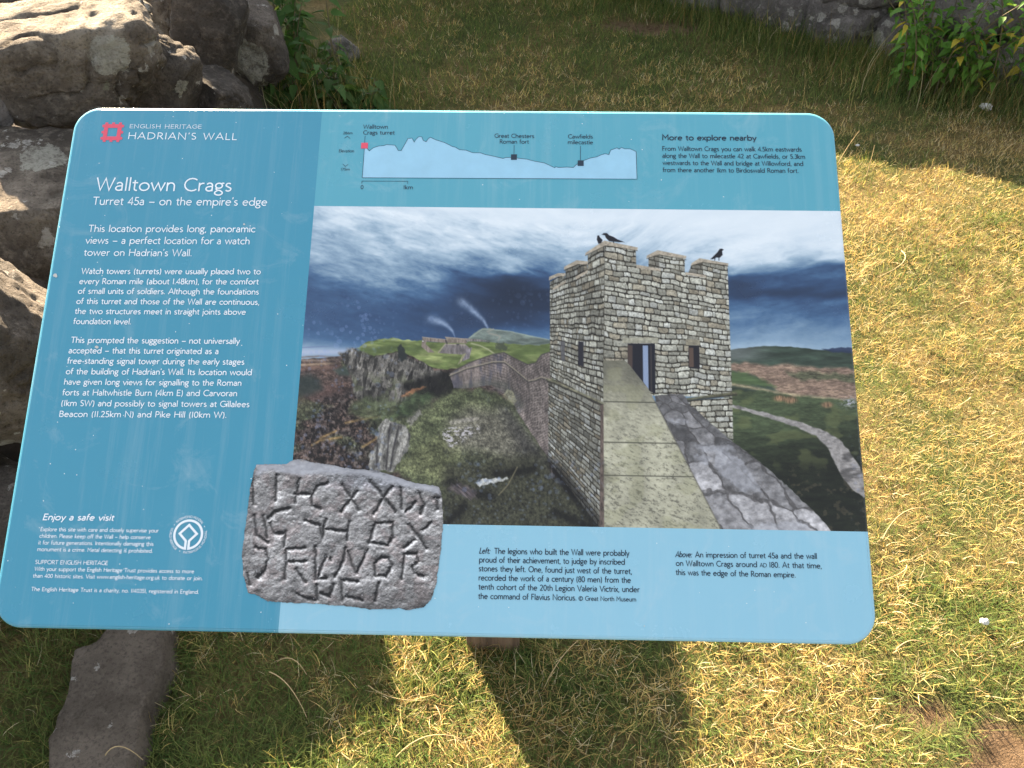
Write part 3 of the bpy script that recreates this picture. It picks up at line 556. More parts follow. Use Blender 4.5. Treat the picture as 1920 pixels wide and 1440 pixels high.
    img = mixc(img, polymask(U, V, [(1177, 646), (1186, 648), (1186, 700), (1177, 690)], 1.5) * .7, C3(92, 74, 64)); img = mixc(img, polymask(U, V, [(1205, 648), (1215, 648), (1216, 730), (1206, 716)], .8), C3(136, 152, 180))
    img = mixc(img, polymask(U, V, [(1219, 648), (1222, 648), (1223, 735), (1220, 735)], .8) * .6, C3(74, 66, 62))
    img = mixc(img, polymask(U, V, [(1291, 648), (1311, 648), (1312, 692), (1291, 690)], .8), C3(30, 30, 36)); img = mixc(img, polymask(U, V, [(1292, 652), (1300, 652), (1301, 688), (1292, 688)], 1) * .8, C3(100, 80, 68))
    img = mixc(img, polymask(U, V, [(1084, 640), (1094, 641), (1094, 688), (1084, 684)], .8), C3(38, 38, 46)); img = mixc(img, polymask(U, V, [(1051, 640), (1059, 640), (1059, 678), (1052, 676)], .8) * .85, C3(84, 84, 88))
    # string course
    def course(img, a, w, c1):
        img = mixc(img, np.exp(-(dline(U, V - 3, a) / 2.4) ** 2) * .85, C3(36, 36, 32)); return mixc(img, np.exp(-(dline(U, V, a) / w) ** 2), c1 * (.6 + .8 * fbm(U / 5, V / 4, 3, 216))[..., None])
    # ---------- wall below the course, left of the coping
    BM = masonry(U, V, [(1028, 714), (1133, 762), (1133, 1010), (1028, 880)], 12, 9, 204, lo * .66, hi * .74, .1, .08)
    img = mixc(img, polymask(U, V, [(1028, 712), (1134, 762), (1134, 1002), (1124, 990), (1060, 905), (1028, 862)], 1.2, 1.2, 6), BM)
    img = img * (1 - .5 * polymask(U, V, [(1026, 850), (1060, 885), (1134, 985), (1134, 1004), (1110, 990), (1050, 905), (1026, 870)], 6))[..., None]
    img = course(img, [(1026, 711), (1050, 720), (1090, 738), (1132, 757)], 2.2, C3(120, 118, 98))
    img = course(img, [(1284, 749), (1330, 743), (1380, 737)], 2.4, C3(92, 90, 70))
    img = mixc(img, polymask(U, V, [(1126, 760), (1132, 757), (1133, 1002), (1124, 1002)], .8), C3(96, 84, 78) * (.5 + .9 * fbm(U / 4, V / 9, 4, 217))[..., None])
    # ---------- paved wall walk
    walk = [(1228, 742), (1280, 738), (1292, 756), (1340, 800), (1376, 830), (1440, 878), (1535, 968), (1565, 1002), (1350, 1002), (1290, 880), (1232, 760)]
    s, t = quadmap(U, V, [(1228, 740), (1290, 740), (1560, 1000), (1355, 1000)])
    a = s * 3.2 + .5 * (fbm(U / 30, V / 26, 3, 221) - .5); bq = t * 6.5 + .5 * (fbm(U / 30 + 7, V / 26, 3, 222) - .5)
    d1 = np.full(U.shape, 9., np.float32); d2 = d1.copy(); idc = np.zeros(U.shape, np.float32)
    ia = np.floor(a); ib = np.floor(bq)
    for di in (-1, 0, 1):
        for dj in (-1, 0, 1):
            cx = ia + di; cy = ib + dj; d = np.sqrt((cx + .15 + .7 * hsh(cx, cy, 223) - a) ** 2 + (cy + .15 + .7 * hsh(cx, cy, 224) - bq) ** 2)
            nw = d < d1; d2 = np.where(nw, d1, np.minimum(d2, d)); idc = np.where(nw, hsh(cx, cy, 225), idc); d1 = np.where(nw, d, d1)
    edge = sst(.02, .12, d2 - d1 + .05 * (fbm(U / 5, V / 5, 3, 226) - .5))
    pv = C3(126, 125, 127) * (.72 + .5 * idc)[..., None] * (.55 + .85 * fbm(U / 11, V / 8, 5, 227, .62))[..., None] * (.84 + .36 * sst(800, 920, V))[..., None]
    pv = mixc(C3(74, 72, 72) * (.6 + .8 * fine)[..., None], np.clip(edge, .25, 1), pv)
    for pts in ([(1340, 838), (1390, 860), (1430, 920), (1395, 925), (1340, 880)], [(1300, 835), (1370, 832), (1378, 846), (1320, 848)], [(1302, 852), (1335, 855), (1325, 872), (1305, 866)], [(1405, 985), (1500, 975), (1530, 1000), (1410, 1000)], [(1250, 788), (1290, 788), (1265, 797)]):
        pv = mixc(pv, polymask(U, V, pts, 4, 5) * .6, C3(176, 178, 186) * (.7 + .5 * fbm(U / 7, V / 6, 4, 228))[..., None])
    img = mixc(img, polymask(U, V, walk, 1.2, 2, 9), pv)
    # ---------- coping of tooled slabs
    cop = [(1131, 676), (1172, 676), (1180, 684), (1215, 728), (1228, 752), (1358, 1002), (1133, 1002)]
    tool = .65 * fbm((U * .93 + V * .37) / 8, (V * .93 - U * .37) / 3.2, 3, 231, .6) + .35 * fbm(U / 2.2, V / 2.2, 3, 236); big = fbm(U / 40, V / 50, 3, 232)
    cp = C3(172, 170, 150) * (.58 + .4 * tool + .4 * big)[..., None]
    cp = cp * (1 - .24 * sst(.54, .68, 1 - tool) * sst(720, 880, V))[..., None]
    cp = cp * (.62 + .38 * sst(680, 790, V))[..., None]; cp = mixc(cp, (1 - sst(1133, 1175, U)) * .5 * sst(.4, .65, fbm(U / 22, V / 18, 4, 233)), C3(98, 96, 80))
    cp = mixc(cp, sst(.5, .62, fbm(U / 34, V / 26, 3, 235)) * .3, C3(150, 150, 118))
    for yy, xr in ((753, 1228), (829, 1270), (891, 1306)):
        ln = np.exp(-((V - yy - (U - 1133) * .018) / 1.1) ** 2); cp = mixc(cp, ln * .85, C3(62, 62, 54))
    img = mixc(img, polymask(U, V, cop, .9), cp)
    img = mixc(img, np.exp(-(dline(U, V, [(1228, 752), (1290, 872), (1358, 1004)]) / 1.6) ** 2) * .45, C3(64, 62, 56))
    # ---------- birds
    bk = C3(22, 24, 32)
    for pts in ([(1128, 440), (1132, 437), (1138, 437), (1142, 441), (1150, 444), (1158, 449), (1171, 454), (1160, 454), (1150, 453), (1142, 452), (1136, 446), (1134, 441)], [(1120, 442), (1123, 441), (1125, 445), (1130, 450), (1127, 456), (1122, 457), (1119, 449)],
                [(1357, 468), (1353, 466), (1349, 467), (1345, 473), (1339, 479), (1332, 486), (1337, 486), (1343, 483), (1350, 483), (1355, 478), (1354, 471)]): img = mixc(img, polymask(U, V, pts, .8), bk)
    for pts in ([(1341, 483), (1340, 488)], [(1348, 482), (1348, 488)], [(1150, 452), (1151, 456)]): img = mixc(img, np.exp(-(dline(U, V, pts) / .8) ** 2), bk)
    # ---------- weathering blotches on the enamel (pale water marks) and bright chips
    for sc, th, sd, am in ((9., .80, 301, .2), (15., .84, 302, .18), (5., .88, 303, .16)):
        cxx = np.floor(U / sc); cyy = np.floor(V / sc); m = np.zeros(U.shape, np.float32)
        for di in (-1, 0, 1):
            for dj in (-1, 0, 1):
                i = cxx + di; j = cyy + dj; on = hsh(i, j, sd) > th
                dd = np.sqrt(((i + hsh(i, j, sd + 1)) * sc - U) ** 2 + ((j + hsh(i, j, sd + 2)) * sc - V) ** 2) + 2.4 * (fbm(U / 4, V / 4, 2, sd + 3) - .5)
                m = np.maximum(m, on * (1 - sst(sc * .3, sc * .3 + 1.2, dd)))
        reg = np.clip((1 - sst(660, 800, U)) * sst(535, 590, V) * 1.1 + .9 * polymask(U, V, [(840, 860), (1130, 860), (1130, 1000), (840, 1000)], 30) + .5 * polymask(U, V, [(560, 690), (760, 690), (700, 880), (550, 880)], 30) + .35 * polymask(U, V, [(900, 740), (980, 740), (980, 800)], 20) + .45 * polymask(U, V, [(780, 570), (1030, 540), (1030, 620), (780, 625)], 20) + .5 * sst(1585, 1600, U) * sst(780, 800, V), 0, 1)
        reg = reg * sst(.42, .56, fbm(U / 46, V / 40, 3, sd + 5))
        img = mixc(img, m * reg * am * 1.3, C3(140, 160, 205))
    return np.clip(img, 0, 1)

STONE = [(185, 140), (330, 138), (440, 135), (500, 98), (570, 95), (640, 120), (800, 140), (1000, 180), (1200, 190), (1300, 225), (1500, 290), (1720, 325), (1745, 370), (1758, 560), (1757, 680), (1735, 900), (1700, 1150), (1660, 1270), (1600, 1345), (1450, 1368), (1380, 1350), (1300, 1360), (1150, 1362), (1000, 1340), (800, 1325), (640, 1310), (520, 1310), (400, 1300), (280, 1295), (210, 1250), (115, 1220), (75, 1080), (62, 920), (85, 720), (110, 520), (130, 340), (165, 200)]
CUTS = [[(360, 240), (345, 450)], [(550, 265), (515, 460)], [(510, 395), (640, 395)], [(790, 300), (700, 330), (650, 420), (660, 490), (725, 520)], [(910, 315), (980, 420), (1050, 530)], [(1040, 370), (900, 540)],
        [(1150, 290), (1250, 410), (1360, 545)], [(1330, 330), (1250, 440), (1180, 565)], [(1400, 340), (1415, 520)], [(1690, 430), (1725, 430)], [(1710, 440), (1715, 520)], [(1440, 540), (1500, 500), (1530, 460)], [(1560, 400), (1600, 480), (1570, 560)],
        [(460, 520), (340, 545), (290, 600)], [(245, 580), (275, 760)], [(170, 580), (190, 740), (280, 800)], [(300, 640), (335, 725), (420, 725)], [(430, 720), (420, 840)], [(600, 620), (720, 660), (740, 760)],
        [(770, 610), (740, 770)], [(970, 630), (950, 780)], [(760, 690), (940, 710)], [(1200, 640), (1330, 635), (1340, 760), (1290, 830), (1140, 800), (1180, 680), (1200, 640)], [(1470, 650), (1550, 750), (1620, 850)], [(1660, 640), (1590, 700)], [(1430, 850), (1520, 780)],
        [(180, 850), (260, 860), (285, 940), (260, 1040), (200, 1100)], [(435, 860), (430, 1110)], [(440, 860), (590, 850)], [(450, 965), (600, 960)], [(685, 840), (685, 1110)], [(770, 930), (700, 1100)], [(810, 940), (812, 950)], [(700, 1105), (780, 1105)],
        [(940, 850), (920, 960), (850, 1090)], [(960, 880), (990, 980), (1030, 1060)], [(1125, 860), (1060, 1000), (1030, 1050)], [(1240, 930), (1300, 930), (1330, 1000), (1280, 1090), (1190, 1080), (1185, 980), (1240, 930)], [(1440, 900), (1410, 1110)], [(1440, 900), (1540, 900), (1550, 960), (1500, 1010), (1520, 1060), (1590, 1090)],
        [(520, 1030), (600, 1140)], [(530, 1235), (600, 1275), (690, 1290)], [(695, 1160), (700, 1285)], [(720, 1230), (800, 1260), (840, 1160)], [(905, 1120), (1040, 1130)], [(905, 1130), (910, 1290)], [(1215, 1150), (1190, 1290)], [(940, 1260), (1080, 1290)], [(150, 280), (165, 480)], [(110, 1060), (130, 1160)]]
def sp(p): return [(440 + x / 4.5, 840 + y / 4.5) for x, y in p]
def paint_stone(U, V):
    """photograph of the inscribed building stone: colour, coverage, halo"""
    cov = polymask(U, V, sp(STONE), .9, 1.2, 7)
    top = polymask(U, V, sp([(185, 130), (330, 130), (500, 90), (640, 110), (1000, 170), (1300, 215), (1720, 315), (1740, 400), (1600, 350), (1400, 320), (1250, 270), (1080, 225), (880, 215), (700, 215), (560, 235), (420, 215), (300, 190), (180, 240)]), 5, 3, 9)
    px = U + 4.5 * (fbm(U / 8, V / 8, 3, 404) - .5); py = V + 4.5 * (fbm(U / 5 + 40, V / 5, 3, 405) - .5)
    def H(px, py, U, V):
        h = 8 * fbm(U / 22, V / 20, 3, 401) + 3.0 * fbm(U / 6, V / 6, 4, 402, .58)
        d = np.full(U.shape, 99., np.float32)
        for c in CUTS: d = np.minimum(d, dline(px, py, sp(c)))
        w = 3.3 * (.75 + .6 * fbm(U / 9, V / 9, 2, 403))
        return h - 4.6 * np.exp(-(d / w) ** 2) - 4.2 * np.exp(-d / 7.), d
    h0, d = H(px, py, U, V); e = .7
    hx, _ = H(px + e, py, U + e, V); hy, _ = H(px, py + e, U, V + e)
    gx = (hx - h0) / e; gy = (hy - h0) / e
    lam = (.35 + .62 * gy * 1.0 + .22 * gx) # printed photograph was lit from above
    nrm = 1 / np.sqrt(1 + gx * gx + gy * gy)
    sh = np.clip(.62 + .42 * gy + .12 * gx, .06, 1.45)
    deep = np.exp(-(dline(U, V - 1.6, [(0, 0), (1, 1)]) * 0 + d) ** 2 / 7)
    base = C3(190, 188, 188) * (.8 + .4 * fbm(U / 24, V / 20, 4, 411))[..., None]
    base = mixc(base, sst(.5, .66, fbm(U / 16, V / 14, 4, 412)) * .4, C3(168, 150, 148)); base = mixc(base, sst(930, 905, V) * .35 * sst(560, 700, U), C3(178, 188, 208))
    col = base * (sh * 1.18 * (.82 + .36 * fbm(U / 2.2, V / 2.2, 2, 413)))[..., None]
    col = col * (1 - .55 * deep)[..., None]
    tc = C3(172, 174, 182) * (.82 + .3 * fbm(U / 9, V / 5, 4, 414))[..., None]
    col = mixc(col, top * .92, tc)
    edge = polymask(U, V, sp(STONE), 9); col = col * (.82 + .18 * edge)[..., None]
    low = sst(1085, 1140, V); col = col * (1 - .28 * low)[..., None]
    spk = (hsh(np.floor(U / 1.3), np.floor(V / 1.3), 421) > .996); col = mixc(col, spk * .5, C3(215, 218, 225))
    halo = polymask(U, V, sp(STONE), 6)
    return np.clip(col, 0, 1), cov, halo
# ------------------------------------------------------------------ the information panel
AL = math.radians(32); PD = np.array([0, -math.cos(AL), -math.sin(AL)]); PN = np.array([0, -math.sin(AL), math.cos(AL)])
PW, PH = .9, .6; PTL = np.array([-.45, .25441443, 1.01897578])
def PP(x, y, z=0.): return PTL + np.array([1., 0, 0]) * x + PD * y + PN * z
def P2(px, py):
    d = ray(px, py); t = ((PTL - CAM) @ PN) / (d @ PN); q = CAM + d * t - PTL; return np.array([q[0], q @ PD])
def pxs(l): return [tuple(P2(*p)) for p in l]
ROOT = Vector((.035, .175, 0))
panel = empty('info_panel', ROOT)
tag(panel, 'blue enamel information board with printed tower picture, tilted on a short oak post', 'information board')
def part(name, V, F, mat, parent, smooth=False):
    o = mesh_np(name, V, F, mat, smooth, parent); o.location = -Vector(parent.location) if parent.parent is None else (0, 0, 0); return o
R0, IN = .031, .0036
XS = float(np.mean([P2(603, 200)[0], P2(550, 860)[0], P2(523, 1185)[0]])); Y1 = float(np.mean([P2(588, 388)[1], P2(1578, 394)[1]])); Y2 = float(np.mean([P2(835, 984)[1], P2(1629, 996)[1]]))
def loop(d):
    r = R0 - d; L, Rr, T, B = d, PW - d, d, PH - d; pts = []
    def arcp(cx, cy, a0):
        for i in range(13):
            a = math.radians(a0 + 90 * i / 12); pts.append((cx + r * math.cos(a), cy + r * math.sin(a)))
    arcp(L + r, T + r, 180); i_top = len(pts); pts.append((XS, T)); arcp(Rr - r, T + r, 270); i1 = len(pts); pts.append((Rr, Y1)); i2 = len(pts); pts.append((Rr, Y2)); arcp(Rr - r, B - r, 0); i_bot = len(pts); pts.append((XS, B)); arcp(L + r, B - r, 90)
    return pts, (i_top, i1, i2, i_bot)
prof = [(IN, 0.)] + [(IN * (1 - math.sin(a)), -IN * (1 - math.cos(a)) * .9) for a in np.linspace(.12, math.pi / 2, 8)] + [(0., -.017), (.0015, -.019), (.006, -.019)]
V = []; F = []; mats = []; nl = None
for d, z in prof:
    lp, idx = loop(d); nl = len(lp); V += [PP(x, y, z) for x, y in lp]
it, i1, i2, ib = idx
def reg(i):
    if it <= i < i1: return 1
    if i1 <= i < i2: return -1
    if i2 <= i < ib: return 2
    return 0
edge_quads = []
for r in range(len(prof) - 1):
    for i in range(nl):
        j = (i + 1) % nl; q = [r * nl + i, r * nl + j, (r + 1) * nl + j, (r + 1) * nl + i]
        if reg(i) == -1 and r < 9: edge_quads.append(r); continue
        F.append(q); mats.append(3 if r >= 9 else reg(i))
b0 = (len(prof) - 1) * nl
F.append([b0 + i for i in range(nl)]); mats.append(3)
c1 = len(V); V += [PP(XS, Y1), PP(XS, Y2)]
F.append([i % nl for i in range(ib, nl + it + 1)]); mats.append(0)
F.append(list(range(it, i1 + 1)) + [c1]); mats.append(1)
F.append([c1 + 1] + list(range(i2, ib + 1))); mats.append(2)
plate = part('enamel_plate', V, F, M['teal'], panel, False)
for mm in ('aqua', 'pale', 'steel'): plate.data.materials.append(M[mm])
plate.data.polygons.foreach_set('material_index', np.array(mats, np.int32))
sm = np.array([len(f) == 4 for f in F]); plate.data.polygons.foreach_set('use_smooth', sm)
# printed picture: dense sheet, runs over the rolled right edge
NX, NY = 900, 520
xs = np.linspace(XS, PW - IN, NX); ysr = np.linspace(Y1, Y2, NY)
ex = [(PW - d, z) for d, z in prof[1:10]]
gx_ = np.concatenate([xs, [e[0] for e in ex]]); gz_ = np.concatenate([np.zeros(NX), [e[1] for e in ex]])
X, Yg = np.meshgrid(gx_, ysr); Zg = np.broadcast_to(gz_, X.shape)
Wp = PTL + X[..., None] * np.array([1., 0, 0]) + Yg[..., None] * PD + Zg[..., None] * PN
Xf = np.where(Zg < 0, PW - .0015, X)
Q = PTL + Xf[..., None] * np.array([1., 0, 0]) + Yg[..., None] * PD - CAM
dz = Q @ FWD; UU = 960 + 1600 * (Q @ RGT) / dz; VV = 720 + 1600 * (Q @ DWN) / dz          # sheet -> print units
nx = X.shape[1]; ii = np.arange(NY - 1)[:, None] * nx + np.arange(nx - 1)[None]
Fq = np.stack([ii, ii + nx, ii + nx + 1, ii + 1], -1).reshape(-1, 4)
pic = part('printed_picture', Wp.reshape(-1, 3), Fq, M['print'], panel, True)
set_col(pic, lin(paint(UU, VV)).reshape(-1, 3) * PRINT_GAIN)
# printed photograph of the inscribed stone
us = np.linspace(450, 836, 460); vs_ = np.linspace(857, 1148, 350); U2, V2 = np.meshgrid(us, vs_)
rc, cov, halo = paint_stone(U2, V2); nxs = len(us)
d_ = RGT * ((U2[..., None] - 960) / 1600.) + DWN * ((V2[..., None] - 720) / 1600.) + FWD; tt = ((PTL - CAM) @ PN) / (d_ @ PN); Ws = CAM + d_ * tt[..., None] + PN * .0004
ii = np.arange(len(vs_) - 1)[:, None] * nxs + np.arange(nxs - 1)[None]; Fs = np.stack([ii, ii + nxs, ii + nxs + 1, ii + 1], -1).reshape(-1, 4)
Fs = Fs[(cov.ravel()[Fs].mean(1) > .5)]
used = np.unique(Fs); rm = np.full(cov.size, -1); rm[used] = np.arange(len(used))
st = part('printed_stone', Ws.reshape(-1, 3)[used], rm[Fs], M['print'], panel, True); set_col(st, lin(rc).reshape(-1, 3)[used] * PRINT_GAIN)
# ---- writing
TZ = .0003
def text(name, rows, mat, wt=.068, **kw):
    ink = Ink()
    for (t, a, b, cap) in rows:
        ital = 0.
        p0, p1 = P2(*a), P2(*b); caps = cap / PXM(a)
        ink.line(t, p0, p1, caps, wt, **kw)
    return ink.build_on(name, mat)
def PXM(a):
    p, q = P2(a[0], a[1]), P2(a[0], a[1] + 10); return 10 / np.hypot(*(q - p))
def build_on(s, name, mat, z=TZ):
    return part(name, np.array([PP(x, y, zz + z) for x, y, zz in s.v]), s.f, mat, panel)
Ink.build_on = build_on
WI, NI = M['white_ink'], M['navy_ink']
text('title', [('Walltown Crags', (178.5, 357.5), (435, 359.3), 24.5)], WI, .05)
text('subtitle', [("Turret 45a \u2013 on the empire's edge", (173, 384.3), (501, 386), 15)], WI, .055)
text('intro_text', [('This location provides long, panoramic', (165, 435), (478.7, 435.7), 13), ('views \u2013 a perfect location for a watch', (160, 457), (468.5, 458.3), 13), ("tower on Hadrian's Wall.", (156.7, 479.7), (360, 480.7), 13)], WI, .058)
text('paragraph', [('Watch towers (turrets) were usually placed two to', (152.3, 513.7), (489, 514.5), 10.8), ('every Roman mile (about 1.48km), for the comfort', (148.3, 532.7), (485, 533.5), 10.8), ('of small units of soldiers. Although the foundations', (145.7, 551), (485.5, 552.5), 10.8), ('of this turret and those of the Wall are continuous,', (142.7, 570), (486.5, 571.7), 10.8), ('the two structures meet in straight joints above', (140, 588.7), (461, 590.3), 10.8), ('foundation level.', (137.3, 607.7), (246, 608.3), 10.8)], WI)
text('paragraph', [('This prompted the suggestion \u2013 not universally', (132.5, 643), (449.5, 645), 11.2), ('accepted \u2013 that this turret originated as a', (128.3, 662.5), (410, 664), 11.2), ('free-standing signal tower during the early stages', (125.8, 682), (458.3, 684), 11.2), ("of the building of Hadrian's Wall. Its location would", (123, 701.7), (472.5, 703.7), 11.2), ('have given long views for signalling to the Roman', (119.6, 721.3), (453, 723.5), 11.2), ('forts at Haltwhistle Burn (4km E) and Carvoran', (116.7, 741.3), (445, 743), 11.2), ('(1km SW) and possibly to signal towers at Gillalees', (114, 761.3), (468, 763.5), 11.2), ('Beacon (11.25km N) and Pike Hill (10km W).', (110.4, 781.7), (425, 783.5), 11.2)], WI)
text('heading', [('Enjoy a safe visit', (79.6, 975), (213.3, 976.3), 11.5)], WI, .088, ital=.18)
text('notice_text', [('Explore this site with care and closely supervise your', (75.8, 995.8), (297.5, 998.5), 7.4), ('children. Please keep off the Wall \u2013 help conserve', (73.8, 1008.3), (282.5, 1011), 7.4), ('it for future generations. Intentionally damaging this', (71.7, 1020.8), (288, 1023.5), 7.4), ('monument is a crime. Metal detecting is prohibited.', (69.6, 1033.3), (286.5, 1036.5), 7.4), ('SUPPORT ENGLISH HERITAGE', (65.8, 1057.5), (202.5, 1059.5), 7.6), ('With your support the English Heritage Trust provides access to more', (64.6, 1070), (364, 1075), 7.4), ('than 400 historic sites. Visit www.english-heritage.org.uk to donate or join.', (61.7, 1083), (380, 1088), 7.4), ('The English Heritage Trust is a charity, no. 1140351, registered in England.', (58.3, 1108), (373, 1113.5), 7.4)], WI, .066)
text('heading', [('More to explore nearby', (1241.2, 262.9), (1418.5, 263.8), 10.2)], NI, .09)
text('paragraph', [('From Walltown Crags you can walk 4.5km eastwards', (1241.7, 282.8), (1503.5, 284.5), 8.4), ('along the Wall to milecastle 42 at Cawfields, or 5.3km', (1241.7, 296), (1510, 298), 8.4), ('westwards to the Wall and bridge at Willowford, and', (1242.6, 309.4), (1506.5, 311.3), 8.4), ('from there another 1km to Birdoswald Roman fort.', (1242.6, 322.7), (1497.5, 324.3), 8.4)], NI, .066)
text('caption', [(' The legions who built the Wall were probably', (922, 1038.3), (1180, 1042.5), 11), ('proud of their achievement, to judge by inscribed', (897.9, 1054.5), (1172, 1059), 11), ('stones they left. One, found just west of the turret,', (897.4, 1071), (1185, 1076.5), 11), ('recorded the work of a century (80 men) from the', (897, 1088.2), (1183, 1093), 11), ('tenth cohort of the 20th Legion Valeria Victrix, under', (897, 1105.3), (1199.5, 1110.5), 11), ('the command of Flavius Noricus.', (896.6, 1122.8), (1081, 1126), 11), ('\u00a9 Great North Museum', (1084.7, 1126), (1193, 1128), 8.6)], NI)
text('caption', [(' An impression of turret 45a and the wall', (1299, 1045), (1532, 1048), 10.6), ('on Walltown Crags around', (1267, 1061), (1420, 1063.5), 10.6), ('AD', (1424.5, 1063.5), (1438, 1063.8), 7.6), ('180. At that time,', (1442, 1064), (1541, 1066), 10.6), ('this was the edge of the Roman empire.', (1267, 1078), (1492, 1083), 10.6)], NI)
text('caption_lead', [('Left:', (898.2, 1037.9), (918.5, 1038.3), 11)], NI, ital=.2); text('caption_lead', [('Above:', (1266.3, 1044.4), (1297, 1045), 10.6)], NI, ital=.2)
# ---- emblem beside the owner's name
em = Ink(); c0 = P2(210.8, 248); hs = .5 * (P2(231, 248)[0] - P2(190.5, 248)[0])
def E_(x, y): return (c0[0] + x * hs, c0[1] + y * hs)
def erect(x0, y0, x1, y1, z): em.poly([E_(x0, y0), E_(x1, y0), E_(x1, y1), E_(x0, y1)], z)
for (a, b, c, d) in ((-.82, -.82, .82, -.44), (-.82, .44, .82, .82), (-.82, -.44, -.44, .44), (.44, -.44, .82, .44)): erect(a, b, c, d, 0)
for t in (-.63, 0., .63):
    erect(t - .13, -1, t + .13, -.82, 0); erect(t - .13, .82, t + .13, 1, 0); erect(-1, t - .13, -.82, t + .13, 0); erect(.82, t - .13, 1, t + .13, 0)
for sx_ in (-1, 1):
    for sy_ in (-1, 1): erect(*(sorted((sx_ * .82, sx_ * 1.0))[0], sorted((sy_ * .5, sy_ * .82))[0], sorted((sx_ * .82, sx_ * 1.0))[1], sorted((sy_ * .5, sy_ * .82))[1]), 0) if False else None
em.build_on('emblem', M['red_ink'])
ow = Ink(); ow.line('ENGLISH HERITAGE', P2(242.7, 240.5), P2(377.7, 241.4), 7.2 / PXM((240, 240)), .055, 0., .14, True); ow.line("HADRIAN'S WALL", P2(239.3, 261), P2(444.3, 262.7), 12.6 / PXM((240, 260)), .058, 0., .12); ow.build_on('owner_name', WI)
# ---- heritage roundel
ro = Ink(); cc = P2(353.0, 1002.3); rr = abs(P2(381, 1002)[0] - P2(325, 1002)[0]) / 2 * .925; hw = rr * .085
A0, A1 = math.radians(97), math.radians(443)
ring = [(cc[0] + rr * math.cos(a), cc[1] + rr * math.sin(a)) for a in np.linspace(A0, A1, 60)]
def rp(x, y): return (cc[0] + x * rr, cc[1] + y * rr)
left_l = [ring[0], rp(-.12, .45), rp(-.62, -.06), rp(.0, -.68)]; right_l = [rp(.0, -.68), rp(.62, -.06), rp(.12, .45), ring[-1]]
ro.stroke(ring + right_l[::-1][1:] + left_l[::-1][1:-1], hw, True)
ro.arc('PATRIMONIO MUNDIAL', cc, rr * 1.27, -48, 52, rr * .17); ro.arc('WORLD HERITAGE', cc, rr * 1.27, 291, 213, rr * .17, inward=True); ro.arc('PATRIMOINE MONDIAL', cc, rr * 1.27, 190, 75, rr * .17, inward=True)
for a in (-58, 62, 202): ro.stroke([rp(1.27 * math.sin(math.radians(a)) - .03, -1.27 * math.cos(math.radians(a))), rp(1.27 * math.sin(math.radians(a)) + .03, -1.27 * math.cos(math.radians(a)))], rr * .03)
ro.build_on('heritage_roundel', WI)
# ---- elevation profile
def d3(l): return [tuple(P2(600 + x / 3, 190 + y / 3)) for x, y in l]
prf = [(250, 265), (265, 265), (277, 280), (300, 262), (330, 252), (360, 250), (375, 244), (420, 247), (432, 262), (440, 278), (457, 278), (470, 255), (495, 210), (518, 208), (530, 230), (540, 215), (555, 200), (572, 200), (580, 220), (597, 228), (610, 210), (622, 203), (650, 217), (700, 232), (745, 255), (760, 258), (785, 273), (820, 275), (860, 290), (900, 290), (930, 300), (970, 308), (1030, 322), (1045, 317), (1075, 316), (1110, 320), (1165, 326), (1200, 336), (1262, 347), (1320, 374), (1328, 368), (1340, 373), (1390, 370), (1425, 373), (1440, 358), (1480, 335), (1520, 320), (1560, 312), (1580, 302), (1605, 295), (1625, 300), (1635, 275), (1670, 262), (1683, 270), (1695, 260), (1715, 268), (1745, 268), (1778, 283)]
ch = Ink(); base_y = d3([(238, 430)])[0][1]; b_ = d3(prf); br = d3([(1783, 438)])[0]; bl = d3([(238, 430)])[0]
for (p, q) in zip(b_[:-1], b_[1:]):
    fp = (p[0] - b_[0][0]) / (b_[-1][0] - b_[0][0]); fq = (q[0] - b_[0][0]) / (b_[-1][0] - b_[0][0]); base = len(ch.v)
    ch.poly([p, q, (bl[0] + (br[0] - bl[0]) * fq, bl[1] + (br[1] - bl[1]) * fq), (bl[0] + (br[0] - bl[0]) * fp, bl[1] + (br[1] - bl[1]) * fp)])
chart = ch.build_on('elevation_chart', M['chart_ink'], .00015)
ln = Ink(); hwl = .55 / 1600
for pl in (prf + [(1783, 438), (238, 430), (250, 265)], [(235, 463), (237, 449), (494, 450), (493, 464)], [(254, 195), (251, 235)], [(1092, 247), (1091, 299)], [(1465, 251), (1465, 333)], [(138, 208), (154, 196), (170, 210)], [(128, 353), (143, 367), (159, 354)]): ln.stroke(d3(pl), hwl * .75)
ln.build_on('chart_line', NI)
mk = Ink(); mk.poly(d3([(1075, 299), (1108, 299), (1107, 330), (1074, 330)])); mk.build_on('chart_marker', NI, .00042); mk = Ink(); mk.poly(d3([(1450, 333), (1483, 333), (1483, 364), (1449, 364)])); mk.build_on('chart_marker', NI, .00042)
mk = Ink(); mk.poly(d3([(233, 234), (270, 234), (269, 266), (231, 266)])); mk.build_on('chart_marker', M['red_ink'], .00042)
for rows_ in ([('Walltown', (681, 241.3), (727.5, 241.5), 7.6), ('Crags turret', (680.7, 252.3), (740, 252.5), 7.6)], [('Great Chesters', (927, 258.3), (1001.7, 259), 7.6), ('Roman fort', (936.7, 269.3), (991.7, 269.5), 7.6)], [('Cawfields', (1065, 259.7), (1111.7, 260), 7.6), ('milecastle', (1064.3, 270.3), (1112, 270.7), 7.6)], [('286m', (643.3, 252), (661, 252), 5)], [('Elevation', (635.3, 285.7), (664, 285.7), 5.4)], [('175m', (639, 320), (656, 320), 5)], [('0', (676, 354.7), (681.5, 354.7), 7.6)], [('1km', (756, 355), (774.5, 355), 7.6)]): text('chart_label', rows_, NI, .066)
